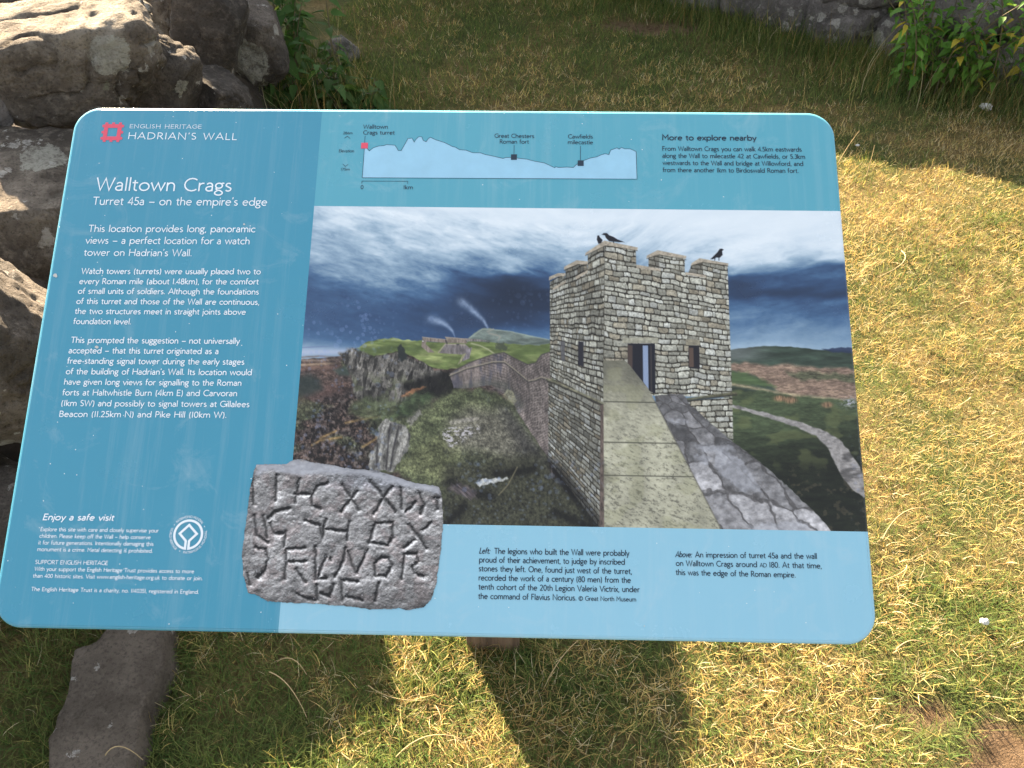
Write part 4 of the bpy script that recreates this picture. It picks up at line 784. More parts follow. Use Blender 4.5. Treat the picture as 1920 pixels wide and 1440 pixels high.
# ---- chips in the enamel
for (px_, py_, r_, sd_) in ((182, 651, 4.2, 1), (104, 517, 5., 2), (458, 421, 2.4, 3), (793, 640, 1.6, 4), (1208, 1174, 1.4, 5)):
    cpr = np.random.default_rng(sd_); chip = Ink(); a_ = np.linspace(0, 2 * math.pi, 11)[:-1]; chip.poly([tuple(P2(px_ + r_ * cpr.uniform(.5, 1.2) * math.cos(t), py_ + r_ * cpr.uniform(.4, 1.) * math.sin(t))) for t in a_]); chip.build_on('enamel_chip', M['wool'], .0005)
# ---- post and bracket
def box(bm, c, s, rot=None):
    m = bmesh.ops.create_cube(bm, size=1.)['verts']
    for v in m: v.co = Vector((v.co.x * s[0], v.co.y * s[1], v.co.z * s[2]))
    if rot: bmesh.ops.rotate(bm, verts=m, matrix=rot, cent=(0, 0, 0))
    bmesh.ops.translate(bm, verts=m, vec=c)
def bm_part(name, bm, mat, parent, bev=0.):
    me = bpy.data.meshes.new(name); bm.to_mesh(me); bm.free(); me.materials.append(mat); o = bpy.data.objects.new(name, me); link(o, parent)
    o.location = -Vector(parent.location) if parent.parent is None else (0, 0, 0)
    if bev: md = o.modifiers.new('bevel', 'BEVEL'); md.width = bev; md.segments = 2
    return o
ztop = lambda y: .86 + y * math.tan(AL) - .024
bm = bmesh.new(); vb = []
for (sx_, sy_) in ((-1, -1), (1, -1), (1, 1), (-1, 1)):
    x, y = ROOT.x + sx_ * .05, ROOT.y + sy_ * .05; vb.append((bm.verts.new((x, y, -.2)), bm.verts.new((x, y, ztop(y) - .012))))
for i in range(4): j = (i + 1) % 4; bm.faces.new((vb[i][0], vb[j][0], vb[j][1], vb[i][1]))
bm.faces.new([v[0] for v in vb][::-1]); bm.faces.new([v[1] for v in vb]); bm_part('post', bm, M['wood'], panel, .006)
bm = bmesh.new(); rx = Matrix.Rotation(AL, 3, 'X'); yc = ROOT.y
box(bm, (ROOT.x, yc, ztop(yc) - .0055), (.34, .22, .007), rx)
for s_ in (-1, 1): box(bm, (ROOT.x + s_ * .056, yc, ztop(yc) - .075), (.006, .09, .1), None)
bm_part('bracket', bm, M['steel'], panel, .001)
# ------------------------------------------------------------------ 3-D value noise for rocks
def h3(ix, iy, iz, s):
    n = (ix.astype(np.int64) * 374761393 + iy.astype(np.int64) * 668265263 + iz.astype(np.int64) * 2147483647 + s * 1274126177) & 0xffffffff
    n = ((n ^ (n >> 13)) * 1274126177) & 0xffffffff; n ^= n >> 16
    return (n & 0xffff) / 65535.
def vn3(p, s):
    i = np.floor(p); f = p - i; f = f * f * (3 - 2 * f); r = 0
    for a in (0, 1):
        for b in (0, 1):
            for c in (0, 1):
                r = r + h3(i[:, 0] + a, i[:, 1] + b, i[:, 2] + c, s) * (f[:, 0] if a else 1 - f[:, 0]) * (f[:, 1] if b else 1 - f[:, 1]) * (f[:, 2] if c else 1 - f[:, 2])
    return r
def fb3(p, o, s):
    r = 0; a = 1; t = 0
    for i in range(o): r = r + a * vn3(p * 2 ** i + 11.3 * i, s + i); t += a; a *= .5
    return r / t
ICO = {}
def ico(n):
    if n not in ICO:
        bm = bmesh.new(); bmesh.ops.create_icosphere(bm, subdivisions=n, radius=1.); bm.verts.ensure_lookup_table()
        ICO[n] = (np.array([v.co[:] for v in bm.verts]), np.array([[v.index for v in f.verts] for f in bm.faces], np.int32)); bm.free()
    return ICO[n]
def rock_mesh(seed, dims, rot=(0, 0, 0), sub=5, p=5., cuts=9, rough=1.):
    v, f = ico(sub); v = v.copy(); r = np.random.default_rng(seed)
    v = v / (np.abs(v) ** p).sum(1, keepdims=True) ** (1 / p)
    for _ in range(cuts):
        n = r.normal(size=3); n /= np.linalg.norm(n); sup = (v @ n).max(); d = sup * r.uniform(.72, .93); ov = np.maximum(v @ n - d, 0); v = v - n * ov[:, None]
    nn = v / np.linalg.norm(v, axis=1, keepdims=True)
    sz = np.array(dims) / 2; q = v * sz; k = 1 / max(sz)
    v = v + nn * ((fb3(q * k * 1.6 + seed, 3, seed) - .5) * .20 - .09 * rough * np.exp(-((vn3(q * np.array([9, 9, 16]) + 1.7 * seed + .8 * vn3(q * 14, seed + 3)[:, None], seed + 41) - .5) / .035) ** 2) * (vn3(q * 5 + seed, seed + 43) > .45) + (fb3(q * 22 + seed, 4, seed + 9) - .5) * .15 * rough / (max(sz) / .15) ** .4 + (fb3(q * 75 + seed, 3, seed + 19) - .5) * .035 * rough + (np.abs(fb3(q * k * 4 + 7, 3, seed + 5) - .5) - .12) * .2 * rough)[:, None]
    v = v * sz
    M3 = np.array(Matrix.Rotation(rot[2], 3, 'Z') @ Matrix.Rotation(rot[1], 3, 'Y') @ Matrix.Rotation(rot[0], 3, 'X'))
    return v @ M3.T, f
def rock(name, label, c, dims, rot, seed, mat, cat='stone', group=None, **kw):
    V, F = rock_mesh(seed, dims, rot, **kw); o = mesh_np(name, V, F, M[mat], True, loc=tuple(c)); tag(o, label, cat, group); return o
# ------------------------------------------------------------------ ground sheet (reaches the horizon), finer near the panel
def bare(x, y):
    d = np.hypot((x - .93) / .12, (y + .085) / .10); d2 = np.hypot((x - .83) / .05, (y - .02) / .045); d3_ = np.hypot((x - .62) / .3, (y - 3.22) / .1)
    return np.clip(1.35 - np.minimum(np.minimum(d, d2), d3_ * 1.25) + 1.5 * (fbm(x * 17, y * 17, 4, 611) - .5), 0, 1)
def gh(x, y):
    h = .05 * (fbm(x * 1.1, y * 1.1, 3, 601) - .5) + .022 * (fbm(x * 7, y * 7, 3, 602) - .5)
    return h - .018 * bare(x, y) - .025 * 0
def axis(lo, hi, mid_lo, mid_hi, st):
    a = [mid_lo]; s = st
    while a[-1] > lo: s *= 1.6; a.append(a[-1] - s)
    b = [mid_hi]; s = st
    while b[-1] < hi: s *= 1.6; b.append(b[-1] + s)
    return np.array(a[:0:-1] + list(np.arange(mid_lo, mid_hi, st)) + b)
gxa = axis(-400, 400, -2.4, 3.2, .02); gya = axis(-400, 400, -1., 4.6, .02)
GX, GY = np.meshgrid(gxa, gya); GZ = gh(GX, GY) * np.clip((30 - np.hypot(GX, GY)) / 20, 0, 1)
n_ = len(gxa); ii = np.arange(len(gya) - 1)[:, None] * n_ + np.arange(n_ - 1)[None]
g = mesh_np('ground', np.stack([GX, GY, GZ], -1).reshape(-1, 3), np.stack([ii, ii + 1, ii + n_ + 1, ii + n_], -1).reshape(-1, 4), M['ground'], True); tag(g, kind='structure')
bc = np.zeros((GX.size, 3)); bc[:, 0] = sst(.25, .7, bare(GX, GY)).ravel(); set_col(g, bc)
# ------------------------------------------------------------------ earth bank that carries the tumbled stones on the left
bxa = np.arange(-3.2, -.5, .03); bya = np.arange(.1, 3.0, .03); BX, BY = np.meshgrid(bxa, bya)
def bank_h(x, y): return .40 * sst(-.72, -1.02, x + .12 * (fbm(x * 3, y * 3, 2, 621) - .5)) * sst(.2, .6, y) * (1 - sst(2.2, 2.75, y)) * sst(-3.1, -1.9, x + .3 * (fbm(x * 2, y * 2, 2, 623) - .5)) + .06 * (fbm(x * 6, y * 6, 3, 622) - .5)
BZ = bank_h(BX, BY) - .05
n_ = len(bxa); ii = np.arange(len(bya) - 1)[:, None] * n_ + np.arange(n_ - 1)[None]
tag(mesh_np('earth_bank', np.stack([BX, BY, BZ], -1).reshape(-1, 3), np.stack([ii, ii + 1, ii + n_ + 1, ii + n_], -1).reshape(-1, 4), M['soil'], True), kind='structure')
# ------------------------------------------------------------------ tumbled stones of the turret wall (left)
rd = math.radians
GS = 'tumbled stones of the turret wall'
rock('block_stone', 'large squared stone with sunlit top and lichen patches, topmost at the upper left', at(135, 97, 2.03), (.39, .33, .215), (rd(3), rd(-4), rd(24)), 12, 'rock', group=GS, sub=6, p=9, cuts=7)
rock('slab_stone', 'flat-topped stone half in shadow with round pale lichens beside the board corner', at(30, 395, 1.86), (.48, .38, .2), (rd(8), rd(8), rd(14)), 23, 'rock', group=GS, sub=6, p=8, cuts=5)
rock('boulder', 'big rounded dark boulder beside the left edge of the board', at(-45, 665, 1.5), (.28, .34, .36), (0, rd(8), rd(30)), 31, 'rock2', group=GS, sub=6, p=3.2, cuts=7)
rock('small_stone', 'small pale lichen-covered stone wedged at the left edge under the squared stone', at(-22, 205, 1.95), (.12, .14, .12), (0, 0, rd(20)), 37, 'wallrock', group=GS, p=3, cuts=6)
rock('brown_stone', 'brown stone tucked behind the squared stone at the top edge', at(312, 5, 2.55), (.18, .24, .17), (0, rd(12), rd(40)), 41, 'rock', group=GS, p=4)
rock('lichen_stone', 'tall dark stone bearing one round white lichen', at(395, 55, 2.45), (.2, .24, .3), (rd(-6), rd(14), rd(10)), 44, 'rock2', group=GS, p=4.5)
rock('wedge_stone', 'dark wedge-shaped stone leaning above the top left of the board', at(300, 165, 2.2), (.19, .2, .26), (0, rd(24), rd(20)), 47, 'rock2', group=GS, p=4)
rock('corner_stone', 'low dark stone at the foot of the pile next to the nettles', at(405, 190, 2.3), (.16, .2, .16), (0, 0, rd(50)), 52, 'rock2', group=GS, p=3.5)
rock('mottled_stone', 'dark stone with white lichen streaks behind the nettle stems', at(470, 75, 2.75), (.2, .24, .26), (0, rd(-10), rd(15)), 58, 'rock2', group=GS, p=4)
rock('shadow_stone', 'shaded stone low down between the boulder and the board edge', at(-25, 985, 1.62), (.3, .3, .24), (0, rd(10), rd(25)), 63, 'rock2', group=GS, p=4)
rock('under_stone', 'dark stone under the flat-topped one', at(70, 520, 1.92), (.34, .34, .24), (0, 0, rd(35)), 67, 'rock2', group=GS, p=4)
rock('back_stone', 'bluish shaded stone behind the squared one in the corner', at(-50, -20, 2.6), (.3, .34, .26), (0, 0, rd(30)), 71, 'rock2', group=GS, p=4)
rock('buried_stone', 'shaded stone under the squared one with dry grass before it', at(150, 235, 2.35), (.5, .34, .22), (0, 0, rd(15)), 73, 'rock2', group=GS, p=5)
rock('hidden_shade_block', 'unseen squared stone added behind the board to shade the grass below it', (-.765, .80, .22), (.32, .2, .48), (0, 0, rd(-28)), 88, 'rock2', group=GS, p=7, cuts=4)  # unseen stone, added to shade the grass left of the sunlit patch
rock('grey_pebble', 'rounded grey stone lying in the shaded grass beyond the nettles', gnd(646, 112) + np.array([0, 0, .03]), (.13, .12, .13), (0, 0, rd(30)), 81, 'wallrock', 'stone', 'grey stones in the grass', p=2.6, cuts=4)
rock('grey_pebble', 'nearer grey stone among the nettle leaves above the board edge', gnd(622, 160) + np.array([0, 0, .02]), (.13, .1, .09), (0, 0, rd(-20)), 83, 'wallrock', 'stone', 'grey stones in the grass', p=2.8, cuts=4)
# the flat worn slab at the bottom left
def slab():
    out = [(315, 1150), (314, 1200), (312, 1250), (292, 1300), (277, 1330), (262, 1395), (246, 1440), (205, 1560), (40, 1560), (84, 1440), (88, 1384), (104, 1340), (116, 1300), (124, 1255), (134, 1212), (180, 1196), (205, 1150)]
    zt = .034; P = np.array([gnd(x, y, zt)[:2] for x, y in out])
    st = .006; xa = np.arange(P[:, 0].min() - .03, P[:, 0].max() + .03, st); ya = np.arange(P[:, 1].min() - .03, P[:, 1].max() + .03, st); A, B = np.meshgrid(xa, ya)
    S = 1000.; mk_ = polymask(A * S, B * S, [(a * S, b * S) for a, b in P], 14, 7, 40); Z = -.06 + (zt + .06) * np.clip(mk_ * 1.15, 0, 1) ** .6 + mk_ * (.010 * (fbm(A * 9, B * 9, 4, 651) - .5) + .006 * (fbm(A * 60, B * 60, 3, 652) - .5))
    n_ = len(xa); ii = np.arange(len(ya) - 1)[:, None] * n_ + np.arange(n_ - 1)[None]; F = np.stack([ii, ii + 1, ii + n_ + 1, ii + n_], -1).reshape(-1, 4); F = F[(mk_.ravel()[F].max(1) > .01)]
    u = np.unique(F); rm = np.full(A.size, -1); rm[u] = np.arange(len(u)); c = Vector((P[:, 0].mean(), P[:, 1].mean(), 0))
    o = mesh_np('stone_slab', np.stack([A, B, Z], -1).reshape(-1, 3)[u] - np.array(c), rm[F], M['slab'], True, loc=c); tag(o, 'long flat worn brown slab set in the shaded grass below the board', 'slab'); return P
SLAB = slab()
# ------------------------------------------------------------------ ruined masonry: the far wall and an added wall end that casts shade
def rubble(name, label, a, b, thick, prof, seed, cw=.3, ch_=.21, near=None, mat='wallrock'):
    """wall of coursed stones from a to b; prof(s) = height"""
    r = np.random.default_rng(seed); a = np.array(a); b = np.array(b); L = np.hypot(*(b - a)); d = (b - a) / L; nrm = np.array([d[1], -d[0]])
    if nrm @ (CAM[:2] - a) < 0: nrm = -nrm
    VV_ = []; FF = []; off = 0
    for row in range(16):
        z0 = row * ch_; s = r.uniform(-.2, 0)
        while s < L:
            wdt = min(cw * r.uniform(.65, 1.45), L - s + .03); sm_ = s + wdt / 2; hgt = prof(sm_)
            if z0 < hgt - .3 * ch_:
                for side in (1, -1):
                    hh = min(ch_, hgt - z0 + .05); c = a + d * sm_ + nrm * side * (thick / 2 - .09 + r.uniform(-.02, .02))
                    sub = 4 if (side == 1 and row < 4 and near and near[0] < sm_ < near[1]) else 3
                    v, f = rock_mesh(int(r.integers(1e6)), (wdt * 1.08, .28, hh * 1.12), (r.uniform(-.04, .04), r.uniform(-.05, .05), math.atan2(d[1], d[0]) + r.uniform(-.06, .06)), sub=sub, p=9, cuts=5)
                    VV_.append(v + np.array([c[0], c[1], z0 + hh / 2 - .03])); FF.append(f + off); off += len(v)
            s += wdt
    # rubble core
    k = 40
    for i in range(k):
        s0, s1 = L * i / k, L * (i + 1) / k; h = max(min(prof(s0), prof(s1)) - .1, .05); t = thick / 2 - .1
        q = [a + d * s0 + nrm * t, a + d * s1 + nrm * t, a + d * s1 - nrm * t, a + d * s0 - nrm * t]; v = np.array([(x, y, -.1) for x, y in q] + [(x, y, h) for x, y in q])
        VV_.append(v); FF.append(np.array([[4, 5, 6], [4, 6, 7], [0, 1, 5], [0, 5, 4], [2, 3, 7], [2, 7, 6], [1, 2, 6], [1, 6, 5], [3, 0, 4], [3, 4, 7]]) + off); off += 8
    V = np.concatenate(VV_); c = np.array([*(a + b) / 2, 0.]); o = mesh_np(name, V - c, np.concatenate(FF).astype(np.int32), M[mat], True, loc=c); tag(o, label, 'wall'); return o
S0 = np.array([.83, 3.36]); SD = np.array([.79, -.61]); SN = np.array([.61, .79])
def far_prof(s):      # s measured from the far left end
    q = 4.6 - s       # metres left of the anchor point
    return float(np.interp(q, [-2.6, -1.0, -.62, -.5, -.36, -.3, 0., .5, 1.0, 1.7, 2.0, 2.6, 3.2, 4.6], [.72, .74, .70, .60, .58, .80, .98, 1.1, 1.17, 1.2, 1.55, 2.0, 2.5, 2.9]))  # unseen upper heights shaped so the wall's shadow covers the far grass
rubble('masonry_wall', 'grey lichened masonry wall along the far edge of the grass', S0 - SD * 4.6 + SN * .40, S0 + SD * 2.4 + SN * .40, .6, far_prof, 301, near=(2.8, 6.6))
rubble('added_shade_wall', 'tall broken wall end added out of view beyond the nettles to cast shade', (-2.75, 3.0), (-1.075, 2.76), .34, lambda s: float(np.interp(s, [0, .9, 1.15, 1.38, 1.44, 1.48, 1.75], [.8, 1.0, 1.1, 1.24, 1.6, 1.72, 1.66])), 302, cw=.2, mat='rock2')  # added out of view; its stepped top shapes the dark band below the board
# ------------------------------------------------------------------ leaves and plants
def leaf_geo(L, Wd, fold, droop, serr=True):
    n = 8; pts = []; 
    for i in range(n + 1):
        t = i / n; wv = math.sin(math.pi * min(1, t ** .62)) ** .9 * (1 - .25 * t); pts.append((t, wv * Wd / 2 * (1 + (.16 if (serr and i % 2) else -.04))))
    V = []; 
    for t, hw in pts:
        z = -droop * L * t * t; V += [(t * L, -hw, z + fold * hw), (t * L, 0, z), (t * L, hw, z + fold * hw)]
    F = []
    for i in range(n):
        b = i * 3; F += [[b, b + 1, b + 4, b + 3], [b + 1, b + 2, b + 5, b + 4]]
    return np.array(V), np.array(F)
def tube(pts, r0, r1, k=5):
    P = np.array(pts); V = []; F = []
    for i, p in enumerate(P):
        d = P[min(i + 1, len(P) - 1)] - P[max(i - 1, 0)]; d = d / np.linalg.norm(d); u = np.cross(d, (.3, .2, 1)) if abs(d[2]) < .95 else np.cross(d, (1, 0, 0)); u /= np.linalg.norm(u); w_ = np.cross(d, u); r = r0 + (r1 - r0) * i / (len(P) - 1)
        V += [p + r * (math.cos(a) * u + math.sin(a) * w_) for a in np.linspace(0, 2 * math.pi, k, endpoint=False)]
    for i in range(len(P) - 1):
        for j in range(k): F.append([i * k + j, i * k + (j + 1) % k, (i + 1) * k + (j + 1) % k, (i + 1) * k + j])
    return np.array(V), np.array(F)
def plant(name, label, cat, base, stems, leafL, cols, seed, group=None, nodes=6, spread=.6):
    r = np.random.default_rng(seed); root = empty(name, tuple(base)); tag(root, label, cat, group); LV = []; LF = []; LC = []; off = 0
    for (dx, dy, h, lean, la) in stems:
        pts = []
        for i in range(8):
            t = i / 7; pts.append((dx + lean * math.cos(la) * t * t, dy + lean * math.sin(la) * t * t, h * t * (1 - .12 * t)))
        V, F = tube(pts, .0032, .0014); mesh_np('stem', V, F, M['stem'], True, root)
        for i in range(nodes):
            t = .18 + .8 * i / (nodes - 1); f = t * 7; k0 = min(int(f), 6); p = np.array(pts[k0]) * (1 - (f - k0)) + np.array(pts[k0 + 1]) * (f - k0); az0 = r.uniform(0, 6.28)
            for s_ in (0, 1):
                az = az0 + s_ * math.pi + (i % 2) * math.pi / 2 + r.normal() * .3; L = leafL * r.uniform(.7, 1.2) * (1.1 - .45 * t); v, fc = leaf_geo(L, L * r.uniform(.42, .62), r.uniform(.15, .6), r.uniform(.1, .6))
                v[:, 0] += .012; pit = r.uniform(-.2, .55); Rm = np.array(Matrix.Rotation(az, 3, 'Z') @ Matrix.Rotation(pit, 3, 'Y') @ Matrix.Rotation(r.normal() * .35, 3, 'X')); v = v @ Rm.T + p
                c = np.array(cols[int(r.integers(len(cols)))]) * r.uniform(.75, 1.25); LV.append(v); LF.append(fc + off); off += len(v); LC.append(np.tile(c, (len(v), 1)))
    o = mesh_np('foliage', np.concatenate(LV), np.concatenate(LF).astype(np.int32), M['leaf'], True, root); set_col(o, np.concatenate(LC)); return root
BR = None
GREEN = [(.045, .10, .022), (.055, .12, .028), (.035, .085, .02), (.07, .12, .03)]; BRIGHT = [(.10, .22, .03), (.08, .19, .028), (.12, .24, .04), (.07, .17, .025), (.09, .2, .03), (.11, .22, .035), (.08, .18, .03), (.07, .16, .025), (.09, .21, .032), (.10, .2, .03), (.075, .18, .026), (.11, .23, .035), (.085, .19, .03), (.06, .15, .02), (.36, .30, .04)]
nr = np.random.default_rng(5)
NET = [(440, 185, .30, 'low nettle leaning over the top edge of the board nearest the stones'), (478, 160, .50, 'tall nettle standing against the mottled stone'), (505, 195, .34, 'nettle with drooping leaves at the board edge'), (535, 130, .6, 'tall nettle with a leafy top between the stones and the grass'), (560, 195, .40, 'bushy nettle right above the board edge'), (585, 120, .55, 'nettle with broad bright leaves beside the grey stones'), (608, 200, .26, 'pale-leaved low nettle in front of the grey stones'), (655, 205, .17, 'sprawling nettle sprig flat on the grass'), (700, 200, .13, 'rightmost nettle sprig lying above the board edge'), (520, 70, .6, 'rear nettle rising out of the top of view'), (455, 120, .45, 'dark nettle in the gap between the two mottled stones')]
for i, (px, py, h, lab) in enumerate(NET):
    b = gnd(px, min(py + 25, 215)); st = [(nr.normal() * .05, nr.normal() * .05, h * nr.uniform(.75, 1.15), nr.uniform(.03, .16), nr.uniform(0, 6.28)) for _ in range(4)]
    plant('nettle', lab, 'nettle', b, st, .082, GREEN, 700 + i, 'nettles by the tumbled stones', nodes=7)
b = gnd(1830, 190); st = [(nr.uniform(-.30, .34), nr.uniform(-.02, .30), nr.uniform(.25, .62), nr.uniform(.05, .28), nr.uniform(2.4, 5.4)) for _ in range(46)]
plant('leafy_shrub', 'bright green leafy shrub growing against the far wall', 'shrub', b, st, .056, BRIGHT, 751, nodes=11)
# ------------------------------------------------------------------ grass
def straw_p(x, y):
    n = fbm(x * 2.2, y * 2.2, 3, 631); n2 = fbm(x * 9, y * 9, 3, 632)
    p = .44 + .9 * (n - .5) + .7 * (n2 - .5) + .17 * sst(.2, 1.3, x) * (1 - sst(2.2, 2.8, y)) + .12 * sst(.3, 1., y) - .16 * sst(.0, -.5, x) - .17 * sst(.45, .15, y) - .30 * sst(2.0, 2.6, y)
    return np.clip(p, .06, .94)
def blades(P, L, Wd, lean, seg, straw, r):
    n = len(P); az = r.uniform(0, 2 * np.pi, n); d = np.stack([np.cos(az), np.sin(az)], 1); sd_ = np.stack([-np.sin(az), np.cos(az)], 1); tw = r.normal(0, .35, n)
    V = np.zeros((n, (seg + 1) * 2, 3), np.float32); x = np.zeros(n); z = np.zeros(n); th = lean * .72; crv = r.normal(0, .55, n)
    px = P[:, 0].copy(); py = P[:, 1].copy()
    for i in range(seg + 1):
        t = i / seg; hw = Wd / 2 * (1 - t ** 1.6 * .88)
        V[:, 2 * i, 0] = px + sd_[:, 0] * hw; V[:, 2 * i, 1] = py + sd_[:, 1] * hw; V[:, 2 * i + 1, 0] = px - sd_[:, 0] * hw; V[:, 2 * i + 1, 1] = py - sd_[:, 1] * hw; V[:, 2 * i, 2] = P[:, 2] + z; V[:, 2 * i + 1, 2] = P[:, 2] + z
        stp = L / seg; px = px + d[:, 0] * np.sin(th) * stp + sd_[:, 0] * crv * stp * t; py = py + d[:, 1] * np.sin(th) * stp + sd_[:, 1] * crv * stp * t; z = z + np.cos(th) * stp; th = np.minimum(th + lean * .5 / seg + r.normal(0, .12, n), 1.62); z = np.maximum(z, .002)
    b = (np.arange(n) * (seg + 1) * 2)[:, None, None]; q = np.array([[2 * i, 2 * i + 1, 2 * i + 3, 2 * i + 2] for i in range(seg)])[None]
    F = (b + q).reshape(-1, 4)
    G = np.array([[.09, .15, .042], [.13, .18, .055], [.066, .115, .036], [.19, .22, .07], [.17, .18, .065]]); S = np.array([[.47, .35, .135], [.58, .45, .21], [.33, .22, .09], [.58, .51, .33], [.46, .41, .15], [.27, .19, .09]])
    c = np.where(straw[:, None], S[r.integers(0, len(S), n)], G[r.integers(0, len(G), n)]) * r.uniform(.7, 1.25, (n, 1))
    return V.reshape(-1, 3), F, np.repeat(c, (seg + 1) * 2, 0)
def inpoly(x, y, P):
    c = np.zeros(x.shape, bool)
    for i in range(len(P)):
        ax, ay = P[i]; bx, by = P[(i + 1) % len(P)]
        if ay != by: c ^= ((ay > y) != (by > y)) & (x < (bx - ax) * (y - ay) / (by - ay) + ax)
    return c
gr_ = np.random.default_rng(17); GV = []; GF = []; GC = []; off = 0
SL_C = SLAB.mean(0); SL_IN = SL_C + (SLAB - SL_C) * .93
for (x0, x1, y0, y1, dens, Lr, Wr, seg) in ((-1.25, 1.45, -.5, .32, 46000, (.016, .048), (.0009, .0020), 3), (-.75, 2.7, .32, 1.25, 38000, (.012, .033), (.0008, .0016), 2), (-.75, 2.8, 1.25, 2.4, 28000, (.013, .034), (.0010, .0020), 2), (-1.0, 2.6, 2.4, 4.0, 16000, (.016, .042), (.0017, .0031), 2)):
    n = int((x1 - x0) * (y1 - y0) * dens); x = gr_.uniform(x0, x1, n); y = gr_.uniform(y0, y1, n)
    keep = gr_.uniform(size=n) > 1.35 * bare(x, y)
    keep &= ~inpoly(x, y, SL_IN); keep &= gr_.uniform(size=n) < .45 + 1.1 * fbm(x * 16, y * 16, 2, 633); keep &= (x > -.78 + .1 * np.sin(y * 9)) | (y < .25)
    x = x[keep]; y = y[keep]; n = len(x)
    ck = gr_.uniform(-.006, .006, (2, n)); cellh = hsh(np.floor((x + ck[0] + .03 * (vn(x * 20, y * 20, 641) - .5)) / .026), np.floor((y + ck[1] + .03 * (vn(x * 20 + 9, y * 20, 642) - .5)) / .026), 643); sp_ = np.where(gr_.uniform(size=n) < .62, cellh, gr_.uniform(size=n)) < straw_p(x, y); wd = ((x - S0[0]) * -SN[0] + (y - S0[1]) * -SN[1]); rank = np.maximum(np.exp(-(np.clip(wd + .0, 0, 9) / .22) ** 2), .9 * np.exp(-((x + .62) / .2) ** 2 - ((y - 2.35) / .3) ** 2))
    L = gr_.uniform(*Lr, n) * (1 + 1.5 * rank * gr_.uniform(.3, 1, n)) * (.6 + .8 * fbm(x * 5, y * 5, 2, 634)); sp_ &= gr_.uniform(size=n) > .75 * rank
    lean = np.clip(gr_.normal(1.08, .36, n), .1, 1.5) * np.where(sp_, 1.12, .86) * (1 - .45 * rank)
    v, f, c = blades(np.stack([x, y, gh(x, y) - .002], 1), L, gr_.uniform(*Wr, n), lean, seg, sp_, gr_); GV.append(v); GF.append(f + off); GC.append(c); off += len(v)
for (cx_, cy_, sx_, sy_, n, Lr, stw) in ((-.70, 2.34, .11, .18, 700, (.08, .28), .35), (1.80, 2.58, .28, .14, 900, (.07, .24), .25)):
    x = gr_.normal(cx_, sx_, n); y = gr_.normal(cy_, sy_, n); v, f, c = blades(np.stack([x, y, gh(x, y) - .002], 1), gr_.uniform(*Lr, n), gr_.uniform(.0018, .0036, n), np.clip(gr_.normal(.45, .25, n), .05, 1.2), 3, gr_.uniform(size=n) < stw, gr_); GV.append(v); GF.append(f + off); GC.append(c * .8); off += len(v)
t_ = gr_.uniform(-1.6, 1.9, 3200); u_ = np.abs(gr_.normal(0, .13, 3200)) + .06; x = S0[0] + SD[0] * t_ - SN[0] * (u_ - .1); y = S0[1] + SD[1] * t_ - SN[1] * (u_ - .1); n = 3200
v, f, c = blades(np.stack([x, y, gh(x, y) - .002], 1), gr_.uniform(.05, .17, n), gr_.uniform(.0018, .0034, n), np.clip(gr_.normal(.55, .3, n), .05, 1.3), 3, gr_.uniform(size=n) < .14, gr_); GV.append(v); GF.append(f + off); GC.append(c * .8); off += len(v)
go = mesh_np('grass', np.concatenate(GV), np.concatenate(GF), M['grass'], False); set_col(go, np.concatenate(GC)); tag(go, 'short dry turf of green and straw blades', 'grass', kind='stuff')
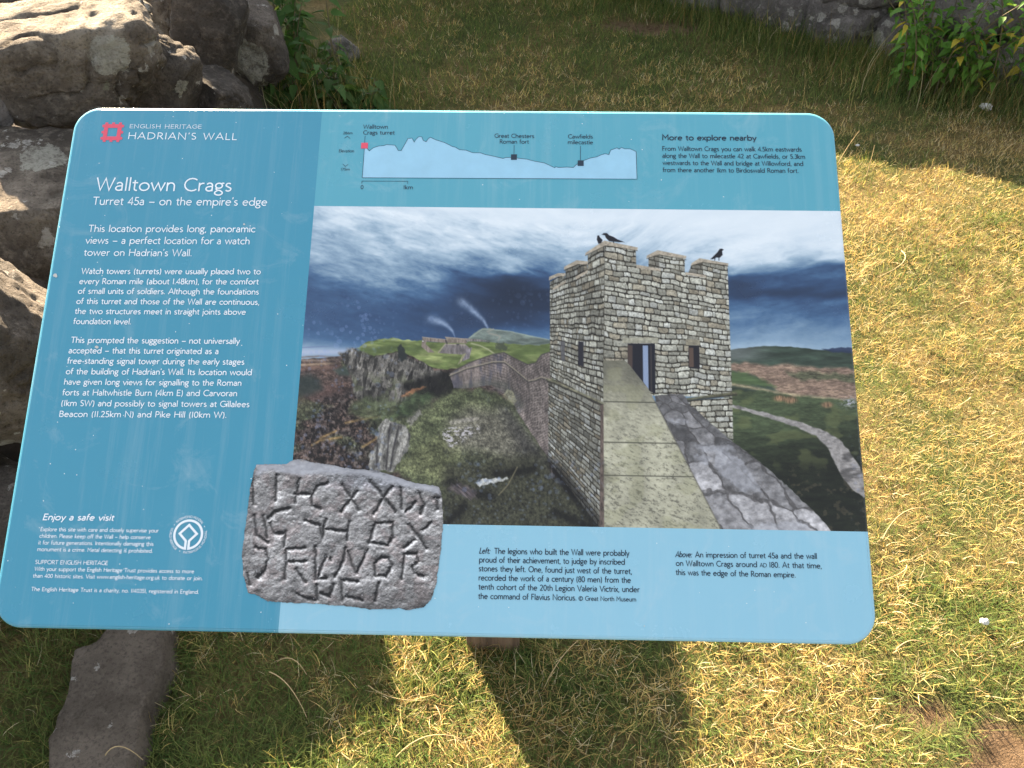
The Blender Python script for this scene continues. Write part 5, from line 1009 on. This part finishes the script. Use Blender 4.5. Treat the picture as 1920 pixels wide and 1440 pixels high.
# ------------------------------------------------------------------ single dry stems and bits of wool
def gpt(px, py, dz):
    p = gnd(px, py)
    for _ in range(4): p = gnd(px, py, float(gh(p[0:1], p[1:2])[0]) + dz)
    return p
def stem_obj(name, label, pts, r0, group, mat='straw', cat='grass stem'):
    P = np.array(pts); o_ = P[0].copy(); V, F = tube(P - o_, r0, r0 * .5, 5); o = mesh_np(name, V, F, M[mat], True, loc=o_); tag(o, label, cat, group); return o
def arcs(a, b, lift, n=9, side=0.):
    a = np.array(a); b = np.array(b); d = b - a; sdv = np.array([-d[1], d[0], 0.]); return [a + d * t + np.array([0, 0, lift * 4 * t * (1 - t)]) + sdv * side * 4 * t * (1 - t) for t in np.linspace(0, 1, n)]
GD = 'dry grass stems'
for (pa, pb, za, zb, lift, side, lab) in (
    ((742, 1420), (865, 1385), .02, .04, .02, .1, 'pale dry stem curving through the dark grass below the board, left of the sunlit tuft'),
    ((690, 1285), (805, 1312), .02, .02, .01, -.14, 'long bent straw stem along the lower edge of the sunlit patch'),
    ((1020, 1290), (1085, 1200), .01, .09, .01, .04, 'reddish-brown upright stem below the middle of the board'),
    ((520, 1240), (575, 1265), .02, .05, .02, .1, 'short straw stem under the left part of the board'),
    ((505, 1260), (575, 1345), .03, .02, .02, .06, 'thin jointed straw stem in the green shade below the carved stone picture'),
    ((195, 1420), (268, 1425), .07, .06, .03, .12, 'forked dry stem lying across the worn slab'),
    ((1470, 1395), (1550, 1402), .03, .03, .005, -.16, 'thick bleached stem lying near the bottom right of the board'),
    ((1680, 1218), (1730, 1205), .03, .03, .01, .1, 'bleached stem beside the lower right board corner'),
    ((1572, 305), (1612, 245), .02, .22, .01, .03, 'upright golden seed stem by the upper right board corner'),
    ((1625, 330), (1640, 272), .02, .2, .01, -.04, 'second golden stem just right of the upper board corner'),
    ((1690, 470), (1645, 520), .02, .03, .02, .2, 'looped straw stem on the sunlit turf right of the board'),
    ((1800, 570), (1850, 585), .03, .02, .01, .2, 'pale stem lying on the sunlit turf at the far right'),
    ((1900, 270), (1870, 300), .15, .02, .01, .05, 'upright golden stem at the right edge of the shadow line'),
    ((1655, 1010), (1745, 955), .02, .04, .02, .12, 'bleached stem arching beside the right edge of the board'),
    ((1700, 1060), (1650, 1090), .04, .02, .02, .2, 'curled bleached stem right of the pale strip of the board'),
    ((1820, 745), (1790, 765), .03, .02, .01, .1, 'short bleached stem on the open turf at the right')):
    a = gpt(*pa, za * .6); b_ = gpt(*pb, zb * .6); stem_obj('dry_stem', lab, arcs(a, b_, lift, side=side), .0012 if pa[1] > 900 else .0016, GD)
def wool(px, py, s, lab, seed):
    V, F = rock_mesh(seed, (s, s * .7, s * .5), sub=4, p=2., cuts=0, rough=7.); c = gpt(px, py, .012 + s * .2); o = mesh_np('wool_tuft', V, F, M['wool'], True, loc=c); tag(o, lab, 'wool tuft', 'tufts of white wool')
wool(1850, 200, .035, 'largest white wool tuft in the shaded grass at the upper right', 91); wool(1683, 146, .018, 'small white wool tuft near the foot of the shrub', 92); wool(1608, 272, .014, 'tiny white wool tuft beside the upper right board corner', 93); wool(1845, 1166, .022, 'white wool tuft on the sunlit turf at the lower right', 94)
